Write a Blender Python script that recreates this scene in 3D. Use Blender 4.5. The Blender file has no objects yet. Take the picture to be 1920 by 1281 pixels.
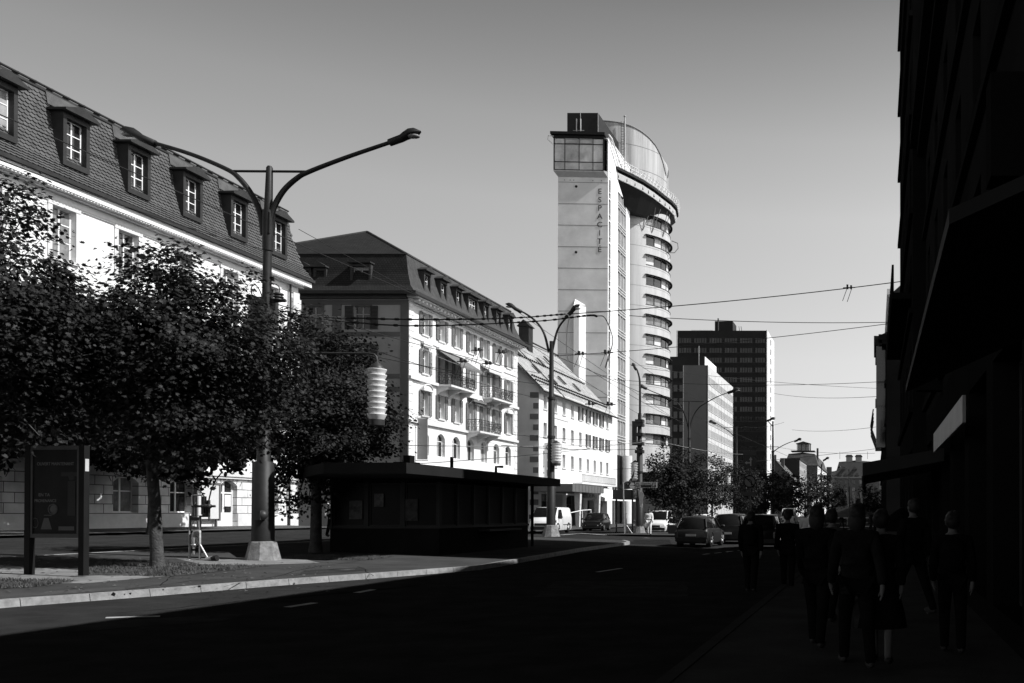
import bpy, bmesh, math, random
from math import radians as R, sin, cos, pi, sqrt, atan2, hypot
from mathutils import Vector, Matrix, Euler
random.seed(7)
sc = bpy.context.scene
col = sc.collection

# ------------------------------------------------------------------ camera, sky, sun
FPX = 1750.0; PX, PY = 1640.0, 946.7; PITCH = R(0.5); EYE = 1.7
cam = bpy.data.cameras.new('camera'); cam_o = bpy.data.objects.new('camera', cam); col.objects.link(cam_o)
cam_o.location = (0, 0, EYE); cam_o.rotation_euler = (R(90) + PITCH, 0, 0)
cam.sensor_width = 36; cam.lens = FPX / 1920 * 36
cam.shift_x = -(PX - 960) / 1920; cam.shift_y = (PY - 640.5) / 1920
cam.clip_start = 0.1; cam.clip_end = 6000
sc.camera = cam_o

SKYRAMP = [(0.0, .62), (0.07, .84), (0.16, 1.52), (0.30, 2.25), (0.37, 2.2), (0.46, 1.65), (0.56, .7), (0.72, .10)]
SUN_EL, SUN_AZ = R(47), R(-2)            # azimuth from +X towards +Y
sd = Vector((cos(SUN_EL) * cos(SUN_AZ), cos(SUN_EL) * sin(SUN_AZ), sin(SUN_EL)))
w = bpy.data.worlds.new("World"); sc.world = w; w.use_nodes = True
nt = w.node_tree; nt.nodes.clear()
sky = nt.nodes.new('ShaderNodeTexSky'); sky.sky_type = 'NISHITA'; sky.sun_disc = False
sky.sun_elevation = SUN_EL; sky.sun_rotation = R(90) - SUN_AZ
sky.altitude = 1000; sky.air_density = 1.0; sky.dust_density = 0.6; sky.ozone_density = 1.0
sep = nt.nodes.new('ShaderNodeSeparateColor'); powr = nt.nodes.new('ShaderNodeMath'); powr.operation = 'POWER'
powr.inputs[1].default_value = 1.25
comb = nt.nodes.new('ShaderNodeCombineColor'); bg = nt.nodes.new('ShaderNodeBackground'); wo = nt.nodes.new('ShaderNodeOutputWorld')
nt.links.new(sky.outputs[0], sep.inputs[0]); nt.links.new(sep.outputs[0], powr.inputs[0])
for i in range(3): nt.links.new(powr.outputs[0], comb.inputs[i])
# red-filter sky: darker towards the zenith than the raw model
wtc = nt.nodes.new('ShaderNodeTexCoord'); wsp = nt.nodes.new('ShaderNodeSeparateXYZ'); rmp = nt.nodes.new('ShaderNodeValToRGB'); wml = nt.nodes.new('ShaderNodeVectorMath'); wml.operation = 'MULTIPLY'
nt.links.new(wtc.outputs['Generated'], wsp.inputs[0]); nt.links.new(wsp.outputs[2], rmp.inputs[0])
els = rmp.color_ramp.elements
for i, (ps, vv) in enumerate(SKYRAMP):
    e = els[i] if i < 2 else els.new(ps)
    e.position = ps; e.color = (vv, vv, vv, 1)
nt.links.new(comb.outputs[0], wml.inputs[0]); nt.links.new(rmp.outputs[0], wml.inputs[1])
wmx = nt.nodes.new('ShaderNodeMapRange'); wmx.inputs[1].default_value = -1; wmx.inputs[2].default_value = 1; wmx.inputs[3].default_value = 0.5; wmx.inputs[4].default_value = 1.5   # brighter on the sun's side
wm2 = nt.nodes.new('ShaderNodeVectorMath'); wm2.operation = 'SCALE'
nt.links.new(wsp.outputs[0], wmx.inputs[0]); nt.links.new(wml.outputs[0], wm2.inputs[0]); nt.links.new(wmx.outputs[0], wm2.inputs['Scale'])
nt.links.new(wm2.outputs[0], bg.inputs[0]); bg.inputs[1].default_value = 0.12
nt.links.new(bg.outputs[0], wo.inputs[0])

sl = bpy.data.lights.new('sun', 'SUN'); sl.energy = 5.0; sl.angle = R(0.55); sl.color = (1, 1, 1)
so = bpy.data.objects.new('sun', sl); col.objects.link(so)
so.rotation_euler = sd.to_track_quat('Z', 'Y').to_euler()
sc.view_settings.view_transform = 'Standard'; sc.view_settings.look = 'None'
sc.view_settings.exposure = 0.3; sc.view_settings.gamma = 1.0
sc.render.film_transparent = False
try: sc.cycles.max_bounces = 6
except Exception: pass

# ------------------------------------------------------------------ geometry of the place
def G(x, y):
    g = 0.035 * max(0.0, min(-x, 34.5) - 8.0)
    k = max(0.0, min(1.0, (y - 52.0) / 20.0)); k = k * k * (3 - 2 * k)
    return g * (1 - 0.9 * k)
def ray(px, py):
    u = (px - PX) / FPX; v = (PY - py) / FPX
    return Vector((u, cos(PITCH) - v * sin(PITCH), sin(PITCH) + v * cos(PITCH)))
def pix(px, py, Y):
    d = ray(px, py); return Vector((0, 0, EYE)) + d * (Y / d.y)
def gp(px, py, lift=0.0):
    d = ray(px, py); Y = 20.0
    for _ in range(60):
        p = Vector((0, 0, EYE)) + d * (Y / d.y)
        z = G(p.x, p.y) + lift
        Yn = Y * (EYE - z) / max(0.02, EYE - p.z); Y = Y + 0.5 * (Yn - Y)
    p = Vector((0, 0, EYE)) + d * (Y / d.y); p.z = G(p.x, p.y) + lift
    return p

# ------------------------------------------------------------------ materials (grey world, as the photograph)
MATS = {}
def M(name, v, rough=0.8, noise=0.12, scale=2.0, bump=0.0, bscale=30.0, spec=0.2, metal=0.0, coat=0.0, trans=0.0, streak=0.0):
    if name in MATS: return MATS[name]
    m = bpy.data.materials.new(name); m.use_nodes = True; n = m.node_tree; b = n.nodes['Principled BSDF']
    b.inputs['Roughness'].default_value = rough; b.inputs['Metallic'].default_value = metal
    b.inputs['Specular IOR Level'].default_value = spec
    if coat: b.inputs['Coat Weight'].default_value = coat; b.inputs['Coat Roughness'].default_value = 0.05
    tc = n.nodes.new('ShaderNodeTexCoord')
    tx = n.nodes.new('ShaderNodeTexNoise'); tx.inputs['Scale'].default_value = scale; tx.inputs['Detail'].default_value = 8
    tx.inputs['Roughness'].default_value = 0.65
    if streak:
        mp = n.nodes.new('ShaderNodeMapping'); mp.inputs['Scale'].default_value = (1, 1, streak)
        n.links.new(tc.outputs['Object'], mp.inputs[0]); n.links.new(mp.outputs[0], tx.inputs['Vector'])
    else: n.links.new(tc.outputs['Object'], tx.inputs['Vector'])
    mr = n.nodes.new('ShaderNodeMapRange'); mr.inputs[1].default_value = 0.25; mr.inputs[2].default_value = 0.75
    mr.inputs[3].default_value = max(0.0, v * (1 - noise * 1.6)); mr.inputs[4].default_value = min(1.0, v * (1 + noise))
    n.links.new(tx.outputs[0], mr.inputs[0])
    c = n.nodes.new('ShaderNodeCombineColor')
    for i in range(3): n.links.new(mr.outputs[0], c.inputs[i])
    n.links.new(c.outputs[0], b.inputs['Base Color'])
    if bump:
        t2 = n.nodes.new('ShaderNodeTexNoise'); t2.inputs['Scale'].default_value = bscale; t2.inputs['Detail'].default_value = 6
        n.links.new(tc.outputs['Object'], t2.inputs['Vector'])
        bp = n.nodes.new('ShaderNodeBump'); bp.inputs['Strength'].default_value = bump; bp.inputs['Distance'].default_value = 0.03
        n.links.new(t2.outputs[0], bp.inputs['Height']); n.links.new(bp.outputs[0], b.inputs['Normal'])
    if trans:
        n.links.new(c.outputs[0], b.inputs['Base Color'])
        tr = n.nodes.new('ShaderNodeBsdfTranslucent'); tr.inputs[0].default_value = (v * 1.6, v * 1.6, v * 1.6, 1)
        mx = n.nodes.new('ShaderNodeMixShader'); mx.inputs[0].default_value = trans
        out = n.nodes['Material Output']
        n.links.new(b.outputs[0], mx.inputs[1]); n.links.new(tr.outputs[0], mx.inputs[2]); n.links.new(mx.outputs[0], out.inputs[0])
    MATS[name] = m
    return m
def MB_brick(name, v, v2, mort, bw, bh, msize=0.012, axis='x', rough=0.85, bump=0.6, offset=0.5):
    if name in MATS: return MATS[name]
    m = bpy.data.materials.new(name); m.use_nodes = True; n = m.node_tree; b = n.nodes['Principled BSDF']
    b.inputs['Roughness'].default_value = rough; b.inputs['Specular IOR Level'].default_value = 0.25
    tc = n.nodes.new('ShaderNodeTexCoord'); sp = n.nodes.new('ShaderNodeSeparateXYZ'); cb = n.nodes.new('ShaderNodeCombineXYZ')
    n.links.new(tc.outputs['Object'], sp.inputs[0])
    n.links.new(sp.outputs[{'x': 0, 'y': 1}[axis]], cb.inputs[0]); n.links.new(sp.outputs[2], cb.inputs[1])
    t = n.nodes.new('ShaderNodeTexBrick'); t.offset = offset
    t.inputs['Color1'].default_value = (v, v, v, 1); t.inputs['Color2'].default_value = (v2, v2, v2, 1)
    t.inputs['Mortar'].default_value = (mort, mort, mort, 1); t.inputs['Scale'].default_value = 1
    t.inputs['Mortar Size'].default_value = msize; t.inputs['Brick Width'].default_value = bw; t.inputs['Row Height'].default_value = bh
    n.links.new(cb.outputs[0], t.inputs['Vector'])
    ns = n.nodes.new('ShaderNodeTexNoise'); ns.inputs['Scale'].default_value = 1.3; ns.inputs['Detail'].default_value = 9
    n.links.new(tc.outputs['Object'], ns.inputs['Vector'])
    mr = n.nodes.new('ShaderNodeMapRange'); mr.inputs[1].default_value = 0.3; mr.inputs[2].default_value = 0.7; mr.inputs[3].default_value = 0.7; mr.inputs[4].default_value = 1.15
    n.links.new(ns.outputs[0], mr.inputs[0])
    mx = n.nodes.new('ShaderNodeVectorMath'); mx.operation = 'SCALE'
    n.links.new(t.outputs[0], mx.inputs[0]); n.links.new(mr.outputs[0], mx.inputs['Scale'])
    n.links.new(mx.outputs[0], b.inputs['Base Color'])
    bp = n.nodes.new('ShaderNodeBump'); bp.inputs['Strength'].default_value = bump; bp.inputs['Distance'].default_value = 0.03; bp.invert = True
    n.links.new(t.outputs['Fac'], bp.inputs['Height']); n.links.new(bp.outputs[0], b.inputs['Normal'])
    MATS[name] = m
    return m

plaster = M('white_plaster', 0.76, 0.9, 0.10, 0.5, streak=.35, bump=0.15, bscale=25)
plaster_b = M('white_facade_paint', 0.72, 0.9, 0.12, 0.5, streak=.35, bump=0.15, bscale=25)
trim = M('pale_stone_trim', 0.62, 0.85, 0.10, 2.0)
stone = MB_brick('rusticated_stone', 0.74, 0.68, 0.10, 0.95, 0.42, 0.018)
stone_plain = M('plinth_stone', 0.66, 0.85, 0.14, 1.2, bump=0.2)
shadewall = M('shaded_side_plaster', 0.34, 0.9, 0.12, 0.5)  # shaded copy of the white facade paint: shade put into the colour
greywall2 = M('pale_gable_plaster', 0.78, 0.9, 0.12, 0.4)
shadeband = M('dark_shaded_trim', 0.12, 0.9, 0.12, 1.0)  # darker bands of the end wall, with its shade also in the colour
glass = M('window_glass', 0.02, 0.06, 0.3, 0.8, spec=0.6)
car_glass = M('car_window_glass', 0.01, 0.12, 0.3, 0.8, spec=0.22)
glass_pale = M('curtained_glass', 0.22, 0.10, 0.5, 1.2, spec=0.6)
white_paint = M('white_paint', 0.8, 0.5, 0.04, 4)
grey_paint = M('grey_shutter_paint', 0.15, 0.6, 0.15, 5)
dark_paint = M('dark_shutter_paint', 0.05, 0.6, 0.15, 5)
dark_metal = M('dark_metal', 0.035, 0.5, 0.2, 4, spec=0.4)
pole_paint = M('dark_pole_paint', 0.018, 0.55, 0.35, 3, spec=0.3, bump=0.1, bscale=12)
slate = M('roof_tile_slate', 0.09, 0.75, 0.30, 2.5, bump=0.2)
zinc = M('dark_zinc', 0.032, 0.6, 0.25, 2)
tile_front = MB_brick('roof_tiles_front', 0.075, 0.055, 0.012, 0.22, 0.17, 0.02, 'x')
tile_side = MB_brick('roof_tiles_side', 0.12, 0.09, 0.02, 0.22, 0.17, 0.02, 'y')
tile_pale = MB_brick('pale_roof_tiles', 0.44, 0.36, 0.14, 0.25, 0.26, 0.022, 'y')
concrete = M('tower_concrete', 0.74, 0.85, 0.14, 0.35, streak=1.0)
concrete_w = M('tower_white_panel', 0.8, 0.7, 0.04, 0.5)
tower_metal = M('tower_cladding', 0.46, 0.6, 0.14, 0.9, streak=0.06, spec=0.4)
black_clad = M('black_cladding', 0.012, 0.6, 0.3, 2)
asphalt = M('asphalt', 0.034, 1.0, 0.25, 1.2, bump=0.5, bscale=120, spec=0.0)
pavement_m = M('pavement_asphalt', 0.06, 0.92, 0.22, 0.9, bump=0.5, bscale=90, spec=0.0)
slab_m = M('concrete_slab', 0.19, 0.9, 0.28, 1.4, bump=0.3, bscale=50, spec=0.15)
plaza_m = M('plaza_asphalt', 0.07, 0.9, 0.2, 0.8, bump=0.3, bscale=70)
kerb_m = M('kerb_granite', 0.28, 0.85, 0.30, 6, bump=0.4, bscale=60)
soil = M('dry_soil', 0.06, 0.95, 0.5, 3.0, bump=0.8, bscale=40)
mark = M('road_paint', 0.4, 0.8, 0.2, 5)
bark = M('tree_bark', 0.07, 0.9, 0.45, 6, bump=0.9, bscale=25)
leaf_m = M('leaf', 0.021, 0.55, 0.6, 1.5, spec=0.15, trans=0.10)
leaf_f = M('leaf_far', 0.022, 0.6, 0.5, 1.5, spec=0.15, trans=0.1)
grass_m = M('grass_blades', 0.09, 0.8, 0.4, 2)
conc_base = M('lamp_footing_concrete', 0.24, 0.9, 0.4, 7, bump=0.6, bscale=30)
wire_m = M('wire_black', 0.02, 0.6, 0.1)
black_p = M('black_car_paint', 0.006, 0.3, 0.1, 3, spec=0.25)
grey_p = M('grey_car_paint', 0.018, 0.4, 0.1, 3, spec=0.2)
white_p = M('white_car_paint', 0.75, 0.3, 0.03, 3, spec=0.4, coat=0.3)
rubber = M('tyre_rubber', 0.015, 0.9, 0.2)
alloy = M('wheel_alloy', 0.5, 0.3, 0.1, metal=0.8)
lampglass = M('headlamp_glass', 0.6, 0.1, 0.1, spec=0.6)
redlamp = M('tail_lamp_glass', 0.06, 0.15, 0.1, spec=0.6)
plate_m = M('number_plate', 0.6, 0.5, 0.05)
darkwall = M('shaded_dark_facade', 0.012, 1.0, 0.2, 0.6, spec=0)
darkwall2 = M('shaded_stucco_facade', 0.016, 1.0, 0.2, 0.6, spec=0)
skin = M('skin', 0.12, 0.6, 0.06, 20)
hair_m = M('hair', 0.02, 0.6, 0.3, 30)
cloth_d = M('dark_cloth', 0.008, 1.0, 0.3, 8, bump=.5, bscale=14, spec=0)
cloth_g = M('grey_cloth', 0.035, 1.0, 0.3, 8, bump=.5, bscale=14, spec=0)
cloth_w = M('white_cloth', 0.7, 0.9, 0.08, 8)
lantern_m = M('white_lantern_shell', 0.72, 0.5, 0.03, 4, spec=0.4)
sign_w = M('white_sign_face', 0.6, 0.5, 0.04, 3)
sign_g = M('grey_sign_face', 0.25, 0.5, 0.06, 3)
sign_d = M('dark_sign_face', 0.02, 0.35, 0.1, 3)
awn_m = M('awning_cloth', 0.55, 0.85, 0.08, 2)
awn_w = M('white_awning_cloth', 0.8, 0.85, 0.05, 2)
awn_g = M('grey_awning_cloth', 0.15, 0.85, 0.12, 2)
steel = M('galvanised_steel', 0.42, 0.4, 0.25, 12, metal=0.5)
hill_m = M('wooded_hill', 0.03, 0.95, 0.5, 0.05)

# ------------------------------------------------------------------ mesh builder
class MB:
    def __init__(s): s.v = []; s.f = []; s.sm = []
    def add(s, vs, fs, smooth=False):
        o = len(s.v); s.v.extend([tuple(v) for v in vs])
        for f in fs: s.f.append(tuple(i + o for i in f)); s.sm.append(smooth)
    def box(s, x0, x1, y0, y1, z0, z1):
        if x0 > x1: x0, x1 = x1, x0
        if y0 > y1: y0, y1 = y1, y0
        if z0 > z1: z0, z1 = z1, z0
        vs = [(x0, y0, z0), (x1, y0, z0), (x1, y1, z0), (x0, y1, z0), (x0, y0, z1), (x1, y0, z1), (x1, y1, z1), (x0, y1, z1)]
        s.add(vs, [(0, 3, 2, 1), (4, 5, 6, 7), (0, 1, 5, 4), (1, 2, 6, 5), (2, 3, 7, 6), (3, 0, 4, 7)]); return s
    def frus(s, cx, cy, z0, z1, a0, b0, a1, b1):
        vs = [(cx - a0, cy - b0, z0), (cx + a0, cy - b0, z0), (cx + a0, cy + b0, z0), (cx - a0, cy + b0, z0),
              (cx - a1, cy - b1, z1), (cx + a1, cy - b1, z1), (cx + a1, cy + b1, z1), (cx - a1, cy + b1, z1)]
        s.add(vs, [(0, 3, 2, 1), (4, 5, 6, 7), (0, 1, 5, 4), (1, 2, 6, 5), (2, 3, 7, 6), (3, 0, 4, 7)]); return s
    def poly(s, pts): s.add(pts, [tuple(range(len(pts)))]); return s
    def prism(s, pts, vec):
        n = len(pts); a = [Vector(p) for p in pts]; b = [p + Vector(vec) for p in a]
        s.add(a + b, [tuple(range(n - 1, -1, -1)), tuple(range(n, 2 * n))] + [(i, (i + 1) % n, n + (i + 1) % n, n + i) for i in range(n)]); return s
    def tube(s, pts, r, seg=8, caps=True, smooth=True):
        pts = [Vector(p) for p in pts]; n = len(pts)
        rs = r if isinstance(r, (list, tuple)) else [r] * n
        vs = []; up = None
        for i, p in enumerate(pts):
            t = (pts[min(i + 1, n - 1)] - pts[max(i - 1, 0)]).normalized()
            if up is None:
                up = Vector((0, 0, 1)) if abs(t.z) < 0.9 else Vector((1, 0, 0))
            a = t.cross(up).normalized(); b = a.cross(t).normalized(); up = b
            for k in range(seg):
                q = 2 * pi * k / seg; vs.append(p + (a * cos(q) + b * sin(q)) * rs[i])
        fs = [(i * seg + k, i * seg + (k + 1) % seg, (i + 1) * seg + (k + 1) % seg, (i + 1) * seg + k) for i in range(n - 1) for k in range(seg)]
        s.add(vs, fs, smooth)
        if caps: s.add(vs[:seg], [tuple(range(seg - 1, -1, -1))]); s.add(vs[-seg:], [tuple(range(seg))])
        return s
    def lathe(s, prof, cx, cy, seg=16, smooth=True, a0=0, a1=2 * pi, sx=1, sy=1):
        full = abs(a1 - a0 - 2 * pi) < 1e-6; m = seg if full else seg + 1
        vs = [(cx + r * sx * cos(a0 + (a1 - a0) * k / seg), cy + r * sy * sin(a0 + (a1 - a0) * k / seg), z) for r, z in prof for k in range(m)]
        fs = []
        for i in range(len(prof) - 1):
            for k in range(seg):
                k2 = (k + 1) % m if full else k + 1
                fs.append((i * m + k, i * m + k2, (i + 1) * m + k2, (i + 1) * m + k))
        s.add(vs, fs, smooth)
        if full:
            if prof[0][0] > 1e-4: s.add(vs[:m], [tuple(range(m - 1, -1, -1))])
            if prof[-1][0] > 1e-4: s.add(vs[-m:], [tuple(range(m))])
        return s
    def ell(s, c, rx, ry, rz, seg=12, rings=8, jitter=0):
        vs = []; 
        for i in range(rings + 1):
            t = pi * i / rings
            for k in range(seg):
                q = 2 * pi * k / seg; j = 1 + (random.random() - .5) * jitter
                vs.append((c[0] + rx * sin(t) * cos(q) * j, c[1] + ry * sin(t) * sin(q) * j, c[2] + rz * cos(t) * j))
        fs = [(i * seg + k, (i + 1) * seg + k, (i + 1) * seg + (k + 1) % seg, i * seg + (k + 1) % seg) for i in range(rings) for k in range(seg)]
        s.add(vs, fs, True); return s
    def xf(s, mat):
        s.v = [tuple(mat @ Vector(v)) for v in s.v]; return s
    def mesh(s, name, mat):
        me = bpy.data.meshes.new(name); me.from_pydata(s.v, [], s.f); me.update()
        me.polygons.foreach_set('use_smooth', s.sm)
        if mat: me.materials.append(mat)
        return me

def tag(o, label, cat, group=None, kind=None):
    if label: o['label'] = label
    if cat: o['category'] = cat
    if group: o['group'] = group
    if kind: o['kind'] = kind
    return o
def thing(name, loc, label, cat, group=None, rz=0):
    o = bpy.data.objects.new(name, None); col.objects.link(o); o.location = loc; o.rotation_euler = (0, 0, rz)
    o.empty_display_size = 0.3
    return tag(o, label, cat, group)
def part(parent, name, mb, mat, label=None):
    """mesh given in world coordinates; parent root is unrotated (or a part sharing its frame)"""
    off = Vector((0, 0, 0)); p = parent
    while p is not None: off += Vector(p.location); p = p.parent
    mb.v = [(v[0] - off.x, v[1] - off.y, v[2] - off.z) for v in mb.v]
    o = bpy.data.objects.new(name, mb.mesh(name, mat)); col.objects.link(o); o.parent = parent
    if label: o['label'] = label
    return o
def lpart(parent, name, mb, mat, label=None, loc=(0, 0, 0), rz=0):
    """mesh given in the parent's own frame"""
    me = mb if isinstance(mb, bpy.types.Mesh) else mb.mesh(name, mat)
    o = bpy.data.objects.new(name, me); col.objects.link(o); o.parent = parent; o.location = loc; o.rotation_euler = (0, 0, rz)
    if label: o['label'] = label
    return o
def single(name, mb, mat, loc, label, cat, group=None, kind=None):
    loc = Vector(loc); mb.v = [(v[0] - loc.x, v[1] - loc.y, v[2] - loc.z) for v in mb.v]
    o = bpy.data.objects.new(name, mb.mesh(name, mat)); col.objects.link(o); o.location = loc
    return tag(o, label, cat, group, kind)
def structure(name, mb, mat):
    o = bpy.data.objects.new(name, mb.mesh(name, mat)); col.objects.link(o); o['kind'] = 'structure'; return o
def copytree(o, loc, rz=None, label=None, parent=None):
    c = o.copy(); col.objects.link(c)
    if parent is not None: c.parent = parent
    if loc is not None: c.location = loc
    if rz is not None: c.rotation_euler = (0, 0, rz)
    if label: c['label'] = label
    for ch in list(o.children): copytree(ch, None, parent=c)
    return c
def textmesh(txt, size, depth=0.01, align='CENTER', vert=False):
    cu = bpy.data.curves.new('t', 'FONT'); cu.body = txt; cu.size = size; cu.extrude = depth; cu.align_x = align; cu.align_y = 'CENTER'
    if vert: cu.space_line = 0.85
    o = bpy.data.objects.new('t', cu); col.objects.link(o)
    dg = bpy.context.evaluated_depsgraph_get(); me = bpy.data.meshes.new_from_object(o.evaluated_get(dg))
    bpy.data.objects.remove(o); 
    return me
def each(parent, name, mbs, mat, fn=None):
    return [(fn or part)(parent, name, m, mat) for m in mbs]
def lettering(parent, txt, size, mat, loc, rz=0, depth=0.01, name='lettering', sx=1.0, sz=1.0):
    me = textmesh(txt, size, depth); me.materials.clear(); me.materials.append(mat)
    me.transform(Matrix.Rotation(R(90), 4, 'X')); me.transform(Matrix.Diagonal((sx, 1, sz, 1)))
    o = bpy.data.objects.new(name, me); col.objects.link(o); o.parent = parent; o.location = loc; o.rotation_euler = (0, 0, rz)
    return o

# ------------------------------------------------------------------ facades: local x along the wall, outward = -y
class Fac:
    def __init__(s, root, x, y, z, rz):
        s.root = root; s.o = Vector((x, y, z)) - Vector(root.location); s.rz = rz
    def add(s, name, mb, mat, parent=None, label=None):
        if parent is None: return lpart(s.root, name, mb, mat, label, s.o, s.rz)
        return lpart(parent, name, mb, mat, label)
    def at(s, u, v, d=0): return s.o + Vector((u * cos(s.rz) - d * sin(s.rz), u * sin(s.rz) + d * cos(s.rz), v))
def wall_mb(L0, L1, z0, z1, holes, depth=0.22, taper=None):
    mb = MB(); us = sorted(set([L0, L1] + [h[0] - h[2] / 2 for h in holes] + [h[0] + h[2] / 2 for h in holes]))
    vs = sorted(set([z0, z1] + [h[1] for h in holes] + [h[1] + h[3] for h in holes]))
    us = [u for u in us if L0 <= u <= L1]; vs = [v for v in vs if z0 <= v <= z1]
    for i in range(len(us) - 1):
        for j in range(len(vs) - 1):
            cu, cv = (us[i] + us[i + 1]) / 2, (vs[j] + vs[j + 1]) / 2
            if any(abs(cu - h[0]) < h[2] / 2 and h[1] < cv < h[1] + h[3] for h in holes): continue
            mb.poly([(us[i], 0, vs[j]), (us[i + 1], 0, vs[j]), (us[i + 1], 0, vs[j + 1]), (us[i], 0, vs[j + 1])])
    for h in holes:
        a, b, c, d = h[0] - h[2] / 2, h[0] + h[2] / 2, h[1], h[1] + h[3]
        mb.poly([(a, 0, c), (a, 0, d), (a, depth, d), (a, depth, c)]); mb.poly([(b, 0, c), (b, depth, c), (b, depth, d), (b, 0, d)])
        mb.poly([(a, 0, c), (a, depth, c), (b, depth, c), (b, 0, c)])
        if len(h) > 4 and h[4] > 0:
            rise = h[4]; n = 10; arc = [(a + (b - a) * k / n, d - rise * (2 * k / n - 1) ** 2) for k in range(n + 1)]
            for k in range(n):
                (x0, q0), (x1, q1) = arc[k], arc[k + 1]
                mb.poly([(x0, 0, q0), (x1, 0, q1), (x1, 0, d), (x0, 0, d)]) if (d - q0) > 1e-5 and (d - q1) > 1e-5 else mb.poly([(x0, 0, q0), (x1, 0, q1), (x1, 0, d)] if (d - q1) > 1e-5 else [(x0, 0, q0), (x1, 0, d), (x0, 0, d)])
                mb.poly([(x0, 0, q0), (x0, depth, q0), (x1, depth, q1), (x1, 0, q1)])
        else: mb.poly([(a, 0, d), (b, 0, d), (b, depth, d), (a, depth, d)])
    return mb
WC = {}; VR = random.Random(77)
def window(F, u, v, w, h, nx=1, bars=(0.5,), fr=white_paint, gl=glass, depth=0.2, bw=0.05, sill=None, surround=None, sw=0.16, shutters=None, name='window', shw=None, parent=None, open_sh=True, centre=True):
    key = (round(w, 2), round(h, 2), nx, tuple(bars), fr.name, bw, centre)
    if key not in WC:
        m = MB(); y0, y1 = 0, 0.06
        m.box(-w / 2, w / 2, y0, y1, 0, bw); m.box(-w / 2, w / 2, y0, y1, h - bw, h)
        m.box(-w / 2, -w / 2 + bw, y0, y1, bw, h - bw); m.box(w / 2 - bw, w / 2, y0, y1, bw, h - bw)
        for k in range(1, nx + 1) if centre else []:
            x = -w / 2 + w * k / (nx + 1); m.box(x - bw * .7, x + bw * .7, y0 - 0.005, y1, bw, h - bw)
        for b in bars:
            xs = [-w / 2 + bw] + [(-w / 2 + w * k / (nx + 1)) for k in range(1, nx + 1)] + [w / 2 - bw]
            for i in range(len(xs) - 1):
                m.box(xs[i] + (bw * .7 if i else 0), xs[i + 1] - (bw * .7 if i < len(xs) - 2 else 0), y0 + 0.01, y1 - 0.01, h * b - bw * .45, h * b + bw * .45)
        p = MB(); p.box(-w / 2 + .01, w / 2 - .01, 0.03, 0.045, 0.01, h - .01)
        WC[key] = (m.mesh('window', fr), p)
    me, p = WC[key]
    if gl is glass and VR.random() < .25: gl = VR.choice([glass_pale, M('net_curtain_glass', .10, .12, .5, 2, spec=.6), M('half_blind_glass', .35, .2, .4, 1)])
    o = bpy.data.objects.new(name, me); col.objects.link(o); o.parent = parent or F.root
    loc = F.at(u, v, depth); o.location = loc; o.rotation_euler = (0, 0, F.rz)
    pk = (key, gl.name)
    if pk not in WC: q = MB(); q.v = list(p.v); q.f = list(p.f); q.sm = list(p.sm); WC[pk] = q.mesh('pane', gl)
    lpart(o, 'pane', WC[pk], None)
    if sill is not None:
        k = ('sill', round(w, 2), sill.name)
        if k not in WC: WC[k] = MB().box(-w / 2 - .14, w / 2 + .14, -depth - .1, 0.0, -.12, -.004).mesh('sill', sill)
        lpart(o, 'sill', WC[k], None)
    if surround is not None:
        k = ('sur', round(w, 2), round(h, 2), surround.name, sw)
        if k not in WC:
            m = MB(); d0, d1 = -depth - .05, -depth + .0
            m.box(-w / 2 - sw, -w / 2, d0, d1, 0, h); m.box(w / 2, w / 2 + sw, d0, d1, 0, h); m.box(-w / 2 - sw - .02, w / 2 + sw + .02, d0 - .02, d1, h, h + sw)
            WC[k] = m.mesh('surround', surround)
        lpart(o, 'surround', WC[k], None)
    if shutters is not None:
        ww = shw or w / 2
        k = ('sh', round(ww, 2), round(h, 2), shutters.name)
        if k not in WC:
            m = MB(); m.box(-ww / 2, -ww / 2 + .05, -.02, .02, 0, h); m.box(ww / 2 - .05, ww / 2, -.02, .02, 0, h)
            for z in (0, h / 2 - .03, h - .06): m.box(-ww / 2 + .05, ww / 2 - .05, -.02, .02, z, z + .06)
            n = max(4, int(h / .11))
            for i in range(n):
                z = .06 + (h - .12) * i / n
                m.add([(-ww / 2 + .05, -.018, z), (ww / 2 - .05, -.018, z), (ww / 2 - .05, .018, z + .09), (-ww / 2 + .05, .018, z + .09)], [(0, 1, 2, 3)])
            WC[k] = m.mesh('shutter', shutters)
        for s_ in (-1, 1):
            off = (sw + .02 if surround is not None else .03)
            lpart(o, 'shutter', WC[k], None, None, (s_ * (w / 2 + off * 0.3 + ww / 2), -depth - .075 - (0.02 if surround is not None else 0), 0))
    return o

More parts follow.
